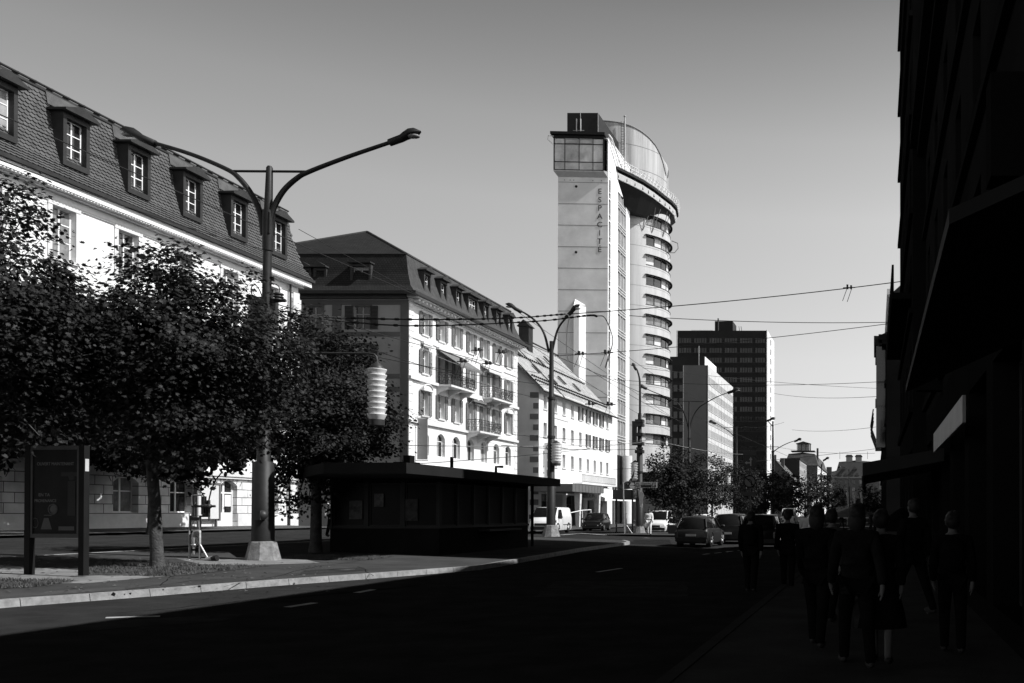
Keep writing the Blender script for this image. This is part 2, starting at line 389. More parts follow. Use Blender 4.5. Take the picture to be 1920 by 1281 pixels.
def roofpart(parent, name, mb, mf, ms):
    o = part(parent, name, mb, mf); o.data.materials.append(ms)
    for p in o.data.polygons: p.material_index = 1 if abs(p.normal.x) > abs(p.normal.y) else 0
    return o
def mansard(root, x0, x1, y0, y1, prof, ridge_z, mf, ms, name='roof'):
    """prof: (outset, z) rings from the eave up; then a hip to a ridge along y"""
    mb = MB(); rings = [[(x0 - o, y0 - o, z), (x1 + o, y0 - o, z), (x1 + o, y1 + o, z), (x0 - o, y1 + o, z)] for o, z in prof]
    for a, b in zip(rings, rings[1:]):
        for k in range(4): mb.poly([a[k], a[(k + 1) % 4], b[(k + 1) % 4], b[k]])
    t = rings[-1]; cx = (t[0][0] + t[1][0]) / 2; hw = (t[1][0] - t[0][0]) / 2
    a, b = (cx, t[0][1] + hw, ridge_z), (cx, t[2][1] - hw, ridge_z)
    mb.poly([t[0], t[1], a]); mb.poly([t[1], t[2], b, a]); mb.poly([t[2], t[3], b]); mb.poly([t[3], t[0], a, b])
    e = rings[0]; mb.poly([e[3], e[2], e[1], e[0]])
    o = roofpart(root, name, mb, mf, ms)
    rt = MB()
    for p, q in ((t[0], a), (t[1], a), (t[2], b), (t[3], b), (a, b)): rt.tube([p, q], .11, 6)
    for k in range(4): rt.tube([t[k], t[(k + 1) % 4]], .07, 6)
    part(o, 'ridge_tiles', rt, zinc)
    return o
def dormer(F, u, vb, w, h, dep, front, hood='ped', wall_m=zinc, fr=white_paint, parent=None, hoodw=.24, nx=1, gl=glass):
    """upright dormer; local facade frame, front at local y=front, running back dep"""
    y0, y1 = front, front + dep; m = MB(); t = .17; H = h + .22
    def P(x, y, z): return (u + x, y, vb + z)
    for s in (-1, 1):
        a, b = sorted((s * w / 2, s * (w / 2 + t))); m.box(u + a, u + b, y0, y1, vb - .25, vb + H)
    m.box(u - w / 2, u + w / 2, y0, y1, vb - .25, vb - .02); m.box(u - w / 2, u + w / 2, y0, y1, vb + h, vb + H)
    d = F.add('dormer', m, wall_m, parent)
    hd = MB(); a = w / 2 + t + hoodw
    hd.box(u - a, u + a, y0 - .28, y1 + .2, vb + H, vb + H + .09)
    hd.prism([(u - a, y0 - .28, vb + H + .09), (u + a, y0 - .28, vb + H + .09), (u, y0 - .28, vb + H + .42)], (0, dep + .6, 0))
    lpart(d, 'hood', hd, wall_m)
    o = window(Fac(F.root, 0, 0, 0, 0), 0, 0, w, h, nx=nx, bars=(.36, .68), fr=fr, bw=.045, gl=gl)
    o.parent = d; o.location = (u, y0 + .24, vb); o.rotation_euler = (0, 0, 0)
    return d

# ------------------------------------------------------------------ ground, road, pavements
def grid(xs, ys, f, lift):
    mb = MB(); nx = len(xs)
    mb.v = [(x, y, f(x, y) + lift) for y in ys for x in xs]
    for j in range(len(ys) - 1):
        for i in range(nx - 1): mb.f.append((j * nx + i, j * nx + i + 1, (j + 1) * nx + i + 1, (j + 1) * nx + i)); mb.sm.append(False)
    return mb
xs = [-2500, -800, -300, -120, -60, -45] + [-34.5 + i * 1.325 for i in range(21)] + [-4, 0, 4, 10, 40, 120, 400, 1500, 2500]
ys = [-200, -60, -20, -5] + [i * 2 for i in range(0, 40)] + [90, 110, 150, 220, 350, 600, 1200, 3500]
structure('ground', grid(xs, ys, G, 0.0), asphalt)
def strip(name, ys, xl, xr, mat, lift, nx=8, edge=True):
    """raised strip between x=xl(y) and x=xr(y)"""
    mb = MB(); n = nx + 1
    for y in ys:
        a, b = xl(y), xr(y)
        for i in range(n):
            x = a + (b - a) * i / nx; mb.v.append((x, y, G(x, y) + lift))
    for j in range(len(ys) - 1):
        for i in range(nx): mb.f.append((j * n + i, j * n + i + 1, (j + 1) * n + i + 1, (j + 1) * n + i)); mb.sm.append(False)
    return structure(name, mb, mat)
def lerp(tab):
    def f(y):
        if y <= tab[0][0]: return tab[0][1]
        for (a, p), (b, q) in zip(tab, tab[1:]):
            if y <= b: return p + (q - p) * (y - a) / (b - a)
        return tab[-1][1]
    return f
KL = 0.12
kp = [gp(0, 1140), gp(250, 1121), gp(500, 1100), gp(700, 1085), gp(900, 1069)]
tab = [(-10, kp[0].x - 2.5), (kp[0].y, kp[0].x)] + [(p.y, p.x) for p in kp[1:]] + [(38, -11.9), (46.5, -12.1), (48.2, -12.9)]
KX = lerp(tab)
ISL = [-10 + i for i in range(0, 59)] + [48.2]
strip('pavement', ISL, lambda y: -21.6 if y < 47 else -19.5, lambda y: KX(y) - .16, pavement_m, KL, 10)
kb = MB()
for j in range(len(ISL) - 1):
    y0, y1 = ISL[j], ISL[j + 1] - .012
    for (dx0, dx1) in ((-.16, 0.0),):
        a, b = KX(y0), KX(y1); za, zb = G(a, y0), G(b, y1); L = KL + .008
        v = [(a + dx0, y0, za - .1), (a + .03, y0, za - .1), (b + .03, y1, zb - .1), (b + dx0, y1, zb - .1), (a + dx0, y0, za + L), (a, y0, za + L), (b, y1, zb + L), (b + dx0, y1, zb + L)]
        kb.add(v, [(0, 3, 2, 1), (4, 5, 6, 7), (0, 1, 5, 4), (1, 2, 6, 5), (2, 3, 7, 6), (3, 0, 4, 7)])
structure('kerb', kb, kerb_m)
kb2 = MB()
for j in range(len(ISL) - 1):
    y0, y1 = ISL[j], ISL[j + 1] - .01; x = -21.6
    kb2.add([(x - .15, y0, G(x, y0) - .1), (x, y0, G(x, y0) - .1), (x, y1, G(x, y1) - .1), (x - .15, y1, G(x, y1) - .1), (x - .15, y0, G(x, y0) + .13), (x, y0, G(x, y0) + .13), (x, y1, G(x, y1) + .13), (x - .15, y1, G(x, y1) + .13)],
            [(0, 3, 2, 1), (4, 5, 6, 7), (0, 1, 5, 4), (1, 2, 6, 5), (2, 3, 7, 6), (3, 0, 4, 7)])
structure('back_kerb', kb2, kerb_m)
# concrete slab bands and soil patches on the island (each a sheet above the pavement)
def sheet(name, pxs, mat, lift, n=6, kind='structure', rag=0.0):
    """a flat patch on the ground; corners given as ground points"""
    P = [Vector(p) for p in pxs]; mb = MB(); m = 14 if rag else n
    for j in range(m + 1):
        for i in range(m + 1):
            s, t = i / m, j / m
            p = (P[0] * (1 - s) + P[1] * s) * (1 - t) + (P[3] * (1 - s) + P[2] * s) * t
            if rag and (i in (0, m) or j in (0, m)): p += Vector((random.uniform(-rag, rag), random.uniform(-rag, rag), 0))
            mb.v.append((p.x, p.y, G(p.x, p.y) + lift))
    for j in range(m):
        for i in range(m): mb.f.append((j * (m + 1) + i, j * (m + 1) + i + 1, (j + 1) * (m + 1) + i + 1, (j + 1) * (m + 1) + i)); mb.sm.append(False)
    o = bpy.data.objects.new(name, mb.mesh(name, mat)); col.objects.link(o); o['kind'] = kind; return o
g2 = lambda x, y: gp(x, y, KL)
sheet('concrete_paving', [g2(-220, 1094), g2(165, 1094), g2(318, 1080), g2(0, 1060)], slab_m, KL + .004)
sheet('concrete_paving', [g2(395, 1062), g2(600, 1056), g2(560, 1046), g2(330, 1048)], slab_m, KL + .004)
patches = [([g2(150, 1079), g2(330, 1081), g2(500, 1062), g2(190, 1053)], 'grass_patch_soil'),
           ([g2(-260, 1112), g2(60, 1102), g2(140, 1090), g2(-200, 1086)], 'verge_soil'), ([g2(500, 1048), g2(690, 1051), g2(740, 1044), g2(560, 1042)], 'strip_soil')]
gm = MB(); rnd = random.Random(3)
for P, nm in patches:
    sheet(nm, P, soil, KL + .009, rag=0.1)
    P = [Vector(p) for p in P]
    for _ in range(5200):
        s, t = rnd.random(), rnd.random(); p = (P[0] * (1 - s) + P[1] * s) * (1 - t) + (P[3] * (1 - s) + P[2] * s) * t
        if math.sin(p.x * 4.1 + p.y * 2.3) + math.sin(p.x * 1.7 - p.y * 5.1) + rnd.random() * 1.6 < 0.1: continue
        z = G(p.x, p.y) + KL + .005; a = rnd.random() * 6.28; h = rnd.uniform(.025, .075); wd = rnd.uniform(.008, .02); l = rnd.uniform(-.04, .04)
        gm.v += [(p.x - wd * cos(a), p.y - wd * sin(a), z), (p.x + wd * cos(a), p.y + wd * sin(a), z), (p.x + l, p.y + l * .5, z + h)]
        k = len(gm.v); gm.f.append((k - 3, k - 2, k - 1)); gm.sm.append(False)
o = bpy.data.objects.new('grass', gm.mesh('grass', grass_m)); col.objects.link(o); tag(o, 'dry short grass around the tree foot', 'grass', kind='stuff')
# fallen leaves
fl = MB()
for _ in range(260):
    p = g2(rnd.uniform(0, 620), rnd.uniform(1048, 1112)); a = rnd.random() * 6; r = rnd.uniform(.02, .05)
    fl.v += [(p.x + r * cos(a + q), p.y + r * sin(a + q), p.z + .012 + .02 * rnd.random()) for q in (0, 1.3, 2.6, 4.4)]
    k = len(fl.v); fl.f.append((k - 4, k - 3, k - 2, k - 1)); fl.sm.append(False)
o = bpy.data.objects.new('fallen_leaves', fl.mesh('fallen_leaves', M('dead_leaf', .12, .9, .4, 3))); col.objects.link(o); tag(o, 'scattered dry leaves on the pavement', 'leaves', kind='stuff')
# plaza in front of the left building and the pavement beyond the side road
strip('plaza', [18, 24, 30, 36, 42, 48, 54, 57], lambda y: -34.1, lambda y: -30.8, plaza_m, .10, 3)
strip('plaza_pavement', [62.5, 66, 70, 76, 84, 92, 100, 128], lambda y: -36.0, lambda y: -27.5 if y > 63 else -29, plaza_m, .11, 4)
strip('second_pavement', [60.8, 62, 66, 70, 76, 84, 92, 100, 120, 150, 200], lambda y: -19.2, lambda y: -13.2 if y > 61 else -14.5, pavement_m, .12, 4)
strip('right_pavement', [-20, 0, 20, 40, 60, 90, 140, 220], lambda y: -1.9, lambda y: 5, pavement_m, .12, 2)
rk = MB().box(-2.05, -1.9, -20, 45, -.1, .128); rk.box(-2.05, -1.9, 52, 220, -.1, .128); structure('right_kerb', rk, M('dark_kerb', .05, .95, spec=0))
mk = MB()
def dash(x, y0, y1, wd=.15):
    mk.poly([(x - wd / 2, y0, G(x, y0) + .005), (x + wd / 2, y0, G(x, y0) + .005), (x + wd / 2, y1, G(x, y1) + .005), (x - wd / 2, y1, G(x, y1) + .005)])
def gline(p, q, wd=.14):
    a, b = gp(*p), gp(*q); d = (b - a).normalized(); n = Vector((-d.y, d.x, 0)) * wd / 2
    pts = [a - n, b - n, b + n, a + n]; mk.poly([(v.x, v.y, G(v.x, v.y) + .006) for v in pts])
gline((198, 1159), (300, 1156), .17); gline((538, 1139), (590, 1131)); gline((668, 1112), (700, 1106)); gline((1120, 1073), (1165, 1066))
for k in range(14): dash(-5.6, 49 + k * 5, 51.2 + k * 5)
gline((992, 1007), (1085, 1001), .35); gline((1088, 1000), (1215, 1009), .3)
for k in range(5): gline((1318 + k * 22, 1040 - k * 2.4), (1330 + k * 22, 1038.6 - k * 2.4), .12)
structure('road_markings', mk, mark)
road_d = M('asphalt_patch', .022, 1.0, .3, 2, bump=.4, bscale=100, spec=0); road_l = M('asphalt_worn', .045, 1.0, .3, 2, bump=.4, bscale=100, spec=0)
sheet('road_patch', [gp(60, 1190), gp(420, 1165), gp(470, 1150), gp(150, 1168)], road_l, .004, rag=.04); sheet('road_patch', [gp(520, 1125), gp(760, 1103), gp(780, 1098), gp(560, 1118)], road_d, .004, rag=.04)
sheet('road_patch', [gp(1000, 1120), gp(1290, 1120), gp(1290, 1090), gp(1040, 1090)], road_l, .004, rag=.05); sheet('road_patch', [gp(1180, 1020), gp(1260, 1022), gp(1255, 1012), gp(1190, 1012)], road_d, .004, rag=.05)
sheet('pavement_patch', [g2(560, 1078), g2(690, 1070), g2(680, 1064), g2(570, 1070)], M('pavement_patch', .04, 1, .3, 2, bump=.4, bscale=90, spec=0), KL + .004, rag=.03)
sheet('pavement_patch', [g2(60, 1117), g2(230, 1108), g2(240, 1100), g2(90, 1109)], M('pavement_patch_pale', .075, 1, .3, 2, bump=.4, bscale=90, spec=0), KL + .004, rag=.03)
ck = MB(); cr = random.Random(21)
for (x, y, dx, dy, n) in ((60, 1120, 34, -3, 12), (420, 1100, 20, -4, 14), (700, 1080, -6, -3, 6), (220, 1150, 30, -3, 10), (300, 1098, 3, -6, 5)):
    for k in range(n):
        nx_, ny_ = x + dx + cr.uniform(-6, 6), y + dy + cr.uniform(-2, 2)
        ons = (y < 1140 - .085 * x); L_ = KL + .005 if ons else .005
        a, b = gp(x, y, L_ if ons else 0), gp(nx_, ny_, L_ if ons else 0)
        d = (b - a).normalized(); n_ = Vector((-d.y, d.x, 0)) * .009; q_ = [(v.x, v.y, G(v.x, v.y) + (KL + .0045 if ons else .0045)) for v in (a - n_, b - n_, b + n_, a + n_)]
        ck.poly(q_); x, y = nx_, ny_
structure('pavement_cracks', ck, M('crack_tar', .01, 1, .2, spec=0))
c_ = g2(640, 1068); mh = MB(); mh.lathe([(.02, c_.z + .012), (.3, c_.z + .012), (.3, c_.z - .02)], c_.x, c_.y, 24); single('manhole_cover', mh, M('cast_iron', .04, .6, .4, 30), c_, 'round iron manhole cover in the sunlit pavement right of the tall lamp', 'manhole cover')
# far hill at the end of the avenue
hm = MB()
hx = [-1800 + i * 60 for i in range(61)]
for j, y in enumerate((900, 1100, 1500)):
    for x in hx:
        hm.v.append((x, y, [-2, 44 + 14 * sin(x * .004 + 1) + 4 * sin(x * .03), 52 + 16 * sin(x * .005)][j]))
for j in range(2):
    for i in range(60): hm.f.append((j * 61 + i, j * 61 + i + 1, (j + 1) * 61 + i + 1, (j + 1) * 61 + i)); hm.sm.append(True)
structure('hills', hm, hill_m)

# ------------------------------------------------------------------ building 1: white mansard house on the left
def building_one():
    x1 = -34.1; y0, y1 = 18.0, 55.1; x0 = -48.0
    b = thing('mansard_building', (-41, 36.5, .9), 'long white mansard house with scalloped slate roof and stone ground floor at the left edge', 'building')
    F = Fac(b, x1, y0, 0, R(90)); bays = [52.65 - 3.38 * k - y0 for k in range(11)]
    bays = [u for u in bays if u > .9]
    low = []; 
    for k, u in enumerate(bays): low.append((u, .92, 1.3, 2.5, .28) if k == 1 else (u, 1.72, 1.45, 1.66, .28))
    F.add('stone_base', wall_mb(0, y1 - y0, .2, 3.72, low, .34), stone)
    # smooth plinth band proud of the wall with gaps at the door
    m = MB(); du = bays[1]
    for a, c in ((0, du - .66), (du + .66, y1 - y0 + .06)): m.box(a, c, -.05, -.003, .2, 1.66)
    F.add('plinth', m, stone_plain)
    up = []
    for u in bays:
        for z in (4.95, 8.65, 12.35): up.append((u, z, 1.15, 2.15))
    F.add('wall', wall_mb(0, y1 - y0, 3.72, 15.0, up, .24), plaster)
    m = MB(); m.box(-.1, y1 - y0 + .1, -.16, 0, 3.62, 3.86); m.box(-.05, y1 - y0 + .05, -.1, -.0, 3.5, 3.62); m.box(-.06, y1 - y0 + .06, -.07, -.003, 7.35, 7.5)
    m.box(-.06, y1 - y0 + .06, -.05, -.003, 14.62, 14.72)
    F.add('ledge', m, trim)
    m = MB(); m.box(-.5, y1 - y0 + .5, -.5, 0, 15.12, 15.42); m.box(-.2, y1 - y0 + .2, -.22, 0, 15.0, 15.12)
    for k in range(int((y1 - y0) / .16)): m.box(k * .16, k * .16 + .08, -.47, -.05, 15.06, 15.118)
    F.add('cornice', m, plaster)
    m = MB(); m.box(-.6, y1 - y0 + .62, -.64, -.06, 15.42, 15.58); F.add('gutter', m, zinc)
    for k, u in enumerate(bays):
        if k == 1:
            d = F.add('door', MB().box(u - .64, u + .64, .3, .34, .93, 3.4), glass)
            f = MB()
            for a, c, z0, z1 in ((u - .64, u + .64, .93, 1.72), (u - .64, u - .56, 1.72, 3.3), (u + .56, u + .64, 1.72, 3.3), (u - .14, u - .0, 1.72, 3.3), (u - .56, u - .14, 2.72, 2.8), (u, u + .56, 2.72, 2.8), (u + .05, u + .5, 2.05, 2.66)): f.box(a, c, .24, .299, z0, z1)
            lpart(d, 'door_frame', f, white_paint); lpart(d, 'handle', MB().box(u - .05, u - .02, .19, .238, 1.9, 2.02), dark_metal)
        else: window(F, u, 1.72, 1.45, 1.64, nx=1, bars=(.6,), depth=.3, bw=.06)
        for z in (4.95, 8.65, 12.35):
            window(F, u, z, 1.15, 2.15, nx=1, bars=(.36, .70), depth=.2, bw=.05, surround=trim, sw=.2, sill=trim)
    # voussoirs over the arches
    for u in bays:
        m = MB()
        for q in range(-3, 4):
            a = q * .2; m.prism([(u + sin(a) * 1.5 - .012, -.02, 1.95 + cos(a) * 1.42), (u + sin(a) * 1.5 + .012, -.02, 1.95 + cos(a) * 1.42), (u + sin(a) * 1.75 + .012, -.02, 1.95 + cos(a) * 1.72), (u + sin(a) * 1.75 - .012, -.02, 1.95 + cos(a) * 1.72)], (0, .017, 0))
        F.add('voussoir_joints', m, M('stone_joint', .08))
    # other walls
    part(b, 'side_wall', MB().box(x0, x1 - .003, y0 - .02, y0 + .2, .2, 15.1), plaster); part(b, 'end_wall', MB().box(x0, x1 - .003, y1 - .2, y1, .2, 15.1), plaster)
    part(b, 'rear_wall', MB().box(x0 - .2, x0, y0, y1, .2, 15.1), plaster)
    m = MB()
    for z in range(9): m.box(x1 - .06, x1 + .07, y1 - .55, y1 + .03, 4.0 + z * 1.22, 4.9 + z * 1.22)
    m.box(x1 - .06, x1 + .12, y1 - .62, y1 + .1, 13.4, 14.3)
    part(b, 'quoins', m, trim); part(b, 'downpipe', MB().tube([(x1 + .14, y1 - .95, 15.4), (x1 + .14, y1 - .95, .9)], .06, 8), zinc)
    prof = [(.6, 15.56), (.12, 16.25), (-.18, 17.4), (-.42, 19.25)]
    mansard(b, x0, x1, y0, y1, prof, 22.6, tile_front, M('roof_underlay', .05, .9, .3, 3))
    # scalloped tiles, one mesh for the slope
    m = MB(); pts = [(x1 + o, z) for o, z in prof]; segs = []; tot = 0
    for (a, z), (c, z2) in zip(pts, pts[1:]): L = hypot(c - a, z2 - z); segs.append((tot, L, a, z, c, z2)); tot += L
    def on(s):
        for t0, L, a, z, c, z2 in segs:
            if s <= t0 + L + 1e-6: q = (s - t0) / L; return a + (c - a) * q, z + (z2 - z) * q, (z2 - z) / L, (a - c) / L
        return None
    nr = int(tot / .17); tr = random.Random(5)
    for r in range(nr):
        s0 = .02 + r * (tot - .1) / nr; x, z, dz, dx = on(s0); X, Z, _, _ = on(min(tot, s0 + .2))
        for k in range(int((y1 - y0 + 1) / .24)):
            yc = y0 - .3 + k * .24 + (.12 if r % 2 else 0)
            if yc > y1 + .4 - s0 * .25: continue
            jz = tr.uniform(-.004, .004); off = .045 + tr.uniform(0, .012)
            v = []
            for a, t in ((-.115, .2), (-.115, .07), (-.06, .015), (0, 0), (.06, .015), (.115, .07), (.115, .2)):
                q = t / .2; px_ = x + (X - x) * q; pz = z + (Z - z) * q; o_ = off * (1 - q) + .012
                v.append((px_ + dz * o_, yc + a, pz + dx * o_ + jz))
            m.add(v, [tuple(range(7))])
            m.add([(p[0] - .02 * dz, p[1], p[2] - .012) for p in v[1:6]] + v[1:6], [(i, i + 1, 6 + i, 5 + i) for i in range(4)])
    part(b, 'roof_tiles', m, slate)
    # snow rail / upper edge band
    m = MB(); m.tube([(x1 - .36, y0, 19.42), (x1 - .36, y1 - .4, 19.42)], .05, 6); part(b, 'snow_rail', m, zinc)
    m = MB()
    for k in range(46): m.box(x1 - .95 - .25, x1 - .95 + .02, y0 + .8 + k * .8, y0 + .86 + k * .8, 19.5, 19.78)
    part(b, 'snow_guards', m, zinc)
    for u in bays: dormer(F, u + .3, 16.5, .98, 1.75, .95, -.28, hoodw=.2)
    # metal flashing above each dormer
    for u in bays:
        y = y0 + u + .3; m = MB(); m.add([(x1 - .26, y - .8, 18.72), (x1 - .26, y + .8, 18.72), (x1 - .345, y + .8, 19.24), (x1 - .345, y - .8, 19.24)], [(0, 1, 2, 3)])
        part(b, 'flashing', m, M('lead_flashing', .09, .6, .3, 2))
building_one()

# ------------------------------------------------------------------ building 2: white house with balconies
def ironwork(pts, h, mat_name='railing'):
    """wrought railing of scrolls along a polyline (local coordinates)"""
    m = MB(); rr = random.Random(9)
    for a, b in zip(pts, pts[1:]):
        a, b = Vector(a), Vector(b); L = (b - a).length; n = max(2, int(L / .3)); d = (b - a) / n
        m.tube([a + Vector((0, 0, h)), b + Vector((0, 0, h))], .032, 6); m.tube([a + Vector((0, 0, .06)), b + Vector((0, 0, .06))], .022, 6)
        for k in range(n + 1):
            p = a + d * k; m.tube([p, p + Vector((0, 0, h))], .02, 5)
        for k in range(n):
            p = a + d * (k + .5); u = d.normalized()
            for zc, r in ((h * .27, .13), (h * .7, .14)):
                c = p + Vector((0, 0, zc)); m.tube([c + u * (r * cos(t)) + Vector((0, 0, r * sin(t))) for t in [i * pi / 5 for i in range(10)]], .016, 4, caps=False)
            m.tube([p + u * -.14 + Vector((0, 0, .06)), p + Vector((0, 0, h * .5)), p + u * .14 + Vector((0, 0, h))], .013, 4)
    return m
def building_two():
    x1, y0, y1 = -36.0, 72.0, 93.8; x0 = -50.3; E = 18.55
    b = thing('balcony_building', (-43, 83, 0), 'white five storey house with shutters, scrolled iron balconies and a black mansard roof', 'building')
    F = Fac(b, x1, y0, 0, R(90)); L = y1 - y0
    bays = [2.6 + 2.83 * k for k in range(7)]
    zr = [6.35, 9.5, 12.85, 15.95]; hs = [1.9, 1.95, 1.85, 1.75]
    holes = []
    balc = {(1, 2), (2, 2), (4, 2), (5, 2), (3, 1), (4, 1)}
    for i, u in enumerate(bays):
        for r in range(4):
            if r == 0: holes.append((u, zr[0], 1.45, 1.9, .4)); continue
            zb, hh = zr[r], hs[r]
            if (i, r) in balc: zb -= .55; hh += .55
            holes.append((u, zb, .98, hh))
    shops = [(2.2, .35, 2.9, 3.6), (6.6, .35, 4.2, 3.6), (12.2, .35, 4.6, 3.6), (18.2, .35, 4.6, 3.6)]
    F.add('wall', wall_mb(0, L, 5.3, E, holes, .3), plaster_b); F.add('shop_wall', wall_mb(0, L, -.2, 5.3, shops, .5), stone_plain)
    for s_ in shops: window(F, s_[0], s_[1], s_[2], s_[3], nx=2, bars=(.75,), fr=dark_metal, depth=.45, name='shop_window')
    for i, u in enumerate(bays):
        for r in range(4):
            zb, hh = zr[r], hs[r]
            if (i, r) in balc: zb -= .55; hh += .55
            if r == 0: window(F, u, zb, 1.45, hh, nx=1, bars=(.68,), depth=.26, bw=.06)
            else: window(F, u, zb, .98, hh, nx=1, bars=(.36, .68), depth=.26, bw=.05, surround=trim, sw=.1, sill=trim, shutters=grey_paint, shw=.5)
    m = MB()
    for z, d, hh in ((5.15, .3, .25), (8.75, .2, .22), (12.1, .22, .24), (15.35, .08, .14), (17.95, .08, .12)): m.box(-.06, L + .05, -d, -.0, z, z + hh)
    F.add('string_courses', m, trim)
    m = MB(); m.box(-.35, L + .35, -.85, 0, E - .22, E); m.box(-.1, L + .1, -.25, 0, E - .4, E - .22)
    for k in range(int(L / .62)): m.box(.1 + k * .62, .1 + k * .62 + .26, -.72, -.25, E - .44, E - .222)
    F.add('cornice', m, trim)
    m = MB()
    for k in range(21):
        z = 5.5 + k * .61; w_ = .75 if k % 2 else .5
        m.box(-.02, w_, -.05, -.003, z, z + .56); m.box(L - w_, L + .02, -.05, -.003, z, z + .56)
    F.add('quoins', m, plaster_b)
    # round pediments over the third row
    for u in (bays[0], bays[3] + 1.4, bays[6]):
        m = MB(); n = 10; arc = [(u + .75 * cos(pi * k / n), -.28, 11.55 + .42 * sin(pi * k / n)) for k in range(n + 1)]
        m.prism(arc, (0, .275, 0)); m.box(u - .85, u + .85, -.34, -.003, 11.42, 11.54)
        m.tube([(p[0], p[1] - .03, p[2]) for p in arc], .06, 6)
        F.add('pediment', m, trim)
    # balconies
    for (ua, ub, z) in ((bays[1] - .9, bays[2] + .95, 12.25), (bays[4] - .9, bays[5] + .95, 12.25), (bays[3] - .9, bays[4] + .95, 8.95)):
        m = MB(); m.box(ua, ub, -1.25, -.003, z - .16, z); 
        for u in (ua + .25, (ua + ub) / 2, ub - .25): m.prism([(u - .12, 0, z - .17), (u - .12, -1.05, z - .17), (u - .12, -.9, z - .36), (u - .12, -.25, z - .6), (u - .12, 0, z - .95)], (.24, 0, 0))
        d = F.add('balcony', m, trim)
        lpart(d, 'railing', ironwork([(ua + .05, -.05, z), (ua + .05, -1.2, z), (ub - .05, -1.2, z), (ub - .05, -.05, z)], 1.0), dark_metal)
    def awn(ua, ub, zt, proj, drop, mat, wall_y=-.08):
        m = MB(); a = [(ua, wall_y, zt), (ub, wall_y, zt), (ub, wall_y - proj, zt - drop), (ua, wall_y - proj, zt - drop)]
        m.prism(a, (0, 0, -.03)); m.box(ua, ub, wall_y - proj - .04, wall_y - proj, zt - drop - .2, zt - drop)
        o = F.add('awning', m, mat); bx = MB().box(ua - .05, ub + .05, wall_y - .2, wall_y + .02, zt, zt + .18)
        for u in (ua + .1, ub - .1): bx.tube([(u, wall_y, zt - .6), (u, wall_y - proj * .95, zt - drop - .06)], .025, 6)
        lpart(o, 'awning_casing', bx, trim)
    awn(bays[1] - .9, bays[2] + .95, 15.15, 1.9, 1.25, awn_g); awn(bays[4] - .9, bays[5] + .95, 15.15, .75, .38, awn_m); awn(bays[3] - .75, bays[4] + .8, 11.9, .5, .15, awn_g); awn(bays[0] - .7, bays[0] + .7, 15.15, .14, .05, awn_m)
    # hanging banner at the near corner
    sgn = MB().box(1.1, 1.16, -.95, -.15, 5.9, 9.1); o = F.add('hanging_sign', sgn, M('banner_grey', .3, .7, .05)); lpart(o, 'sign_bracket', MB().box(1.11, 1.15, -1.0, 0, 9.12, 9.17).box(1.11, 1.15, -1.0, 0, 5.8, 5.85), dark_metal)
    # end wall towards the viewer, in shade
    S = Fac(b, x0, y0, 0, 0); W = x1 - x0
    sh = []
    for z, hh in ((6.3, 1.9), (9.5, 1.95), (12.8, 1.9), (15.9, 1.8)):
        for u in (W - 3.62, W - 7.3): sh.append((u, z, 1.25, hh))
    S.add('end_wall', wall_mb(0, W, -.2, E, sh, .25), shadewall)
    for u, z, ww, hh in sh: window(S, u, z, ww, hh, nx=1, bars=(.66,), fr=M('cream_frame', .35), depth=.2, bw=.07, surround=shadeband, sw=.14, shutters=dark_paint if u > W - 5 else None, shw=.6)
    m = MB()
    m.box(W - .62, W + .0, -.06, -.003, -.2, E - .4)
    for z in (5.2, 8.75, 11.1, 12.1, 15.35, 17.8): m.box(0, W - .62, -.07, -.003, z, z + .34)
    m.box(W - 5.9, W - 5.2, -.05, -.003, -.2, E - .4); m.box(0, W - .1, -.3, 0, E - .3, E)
    S.add('pilasters', m, shadeband)
    part(b, 'rear_wall', MB().box(x0 - .2, x0, y0, y1, -.2, E), shadewall); part(b, 'far_wall', MB().box(x0, x1 - .003, y1 - .2, y1, -.2, E), shadewall)
    prof = [(.9, E + .03), (.25, E + .7), (-.12, E + 1.7), (-.45, E + 3.3)]
    part(b, 'gutter', MB().box(x0 - .9, x1 + 1.02, y0 - 1.02, y0 - .87, E - .12, E + .13).box(x1 + .87, x1 + 1.02, y0 - .87, y1 + .9, E - .12, E + .13), zinc)
    mansard(b, x0, x1, y0, y1, prof, 25.6, MB_brick('shaded_roof_tiles_front', .022, .016, .004, .22, .17, .02, 'x'), M('mansard_scales', .055, .8, .3, 3, bump=.6, bscale=9))  # end slopes carry their shade in a darker tile colour than the sides
    for i, u in enumerate([2.6 + 2.83 * k for k in range(7)]):
        wd = 1.7 if i == 3 else .85
        dormer(F, u, E + .75, wd, 1.45, 1.1, -.2, hoodw=.16, nx=2 if i == 3 else 1, wall_m=M('dormer_cladding', .04, .7, .2, 2))
    dormer(S, W - 3.7, E + .7, 1.25, 1.5, 1.1, -.1, hoodw=.1, fr=M('cream_frame', .35), wall_m=M('dormer_cladding', .04))
    for u in (W - 6.9, W - 8.1): dormer(S, u, E + .8, .65, 1.1, .9, .0, hoodw=.1, fr=M('cream_frame', .35), wall_m=M('dormer_cladding', .04))
building_two()

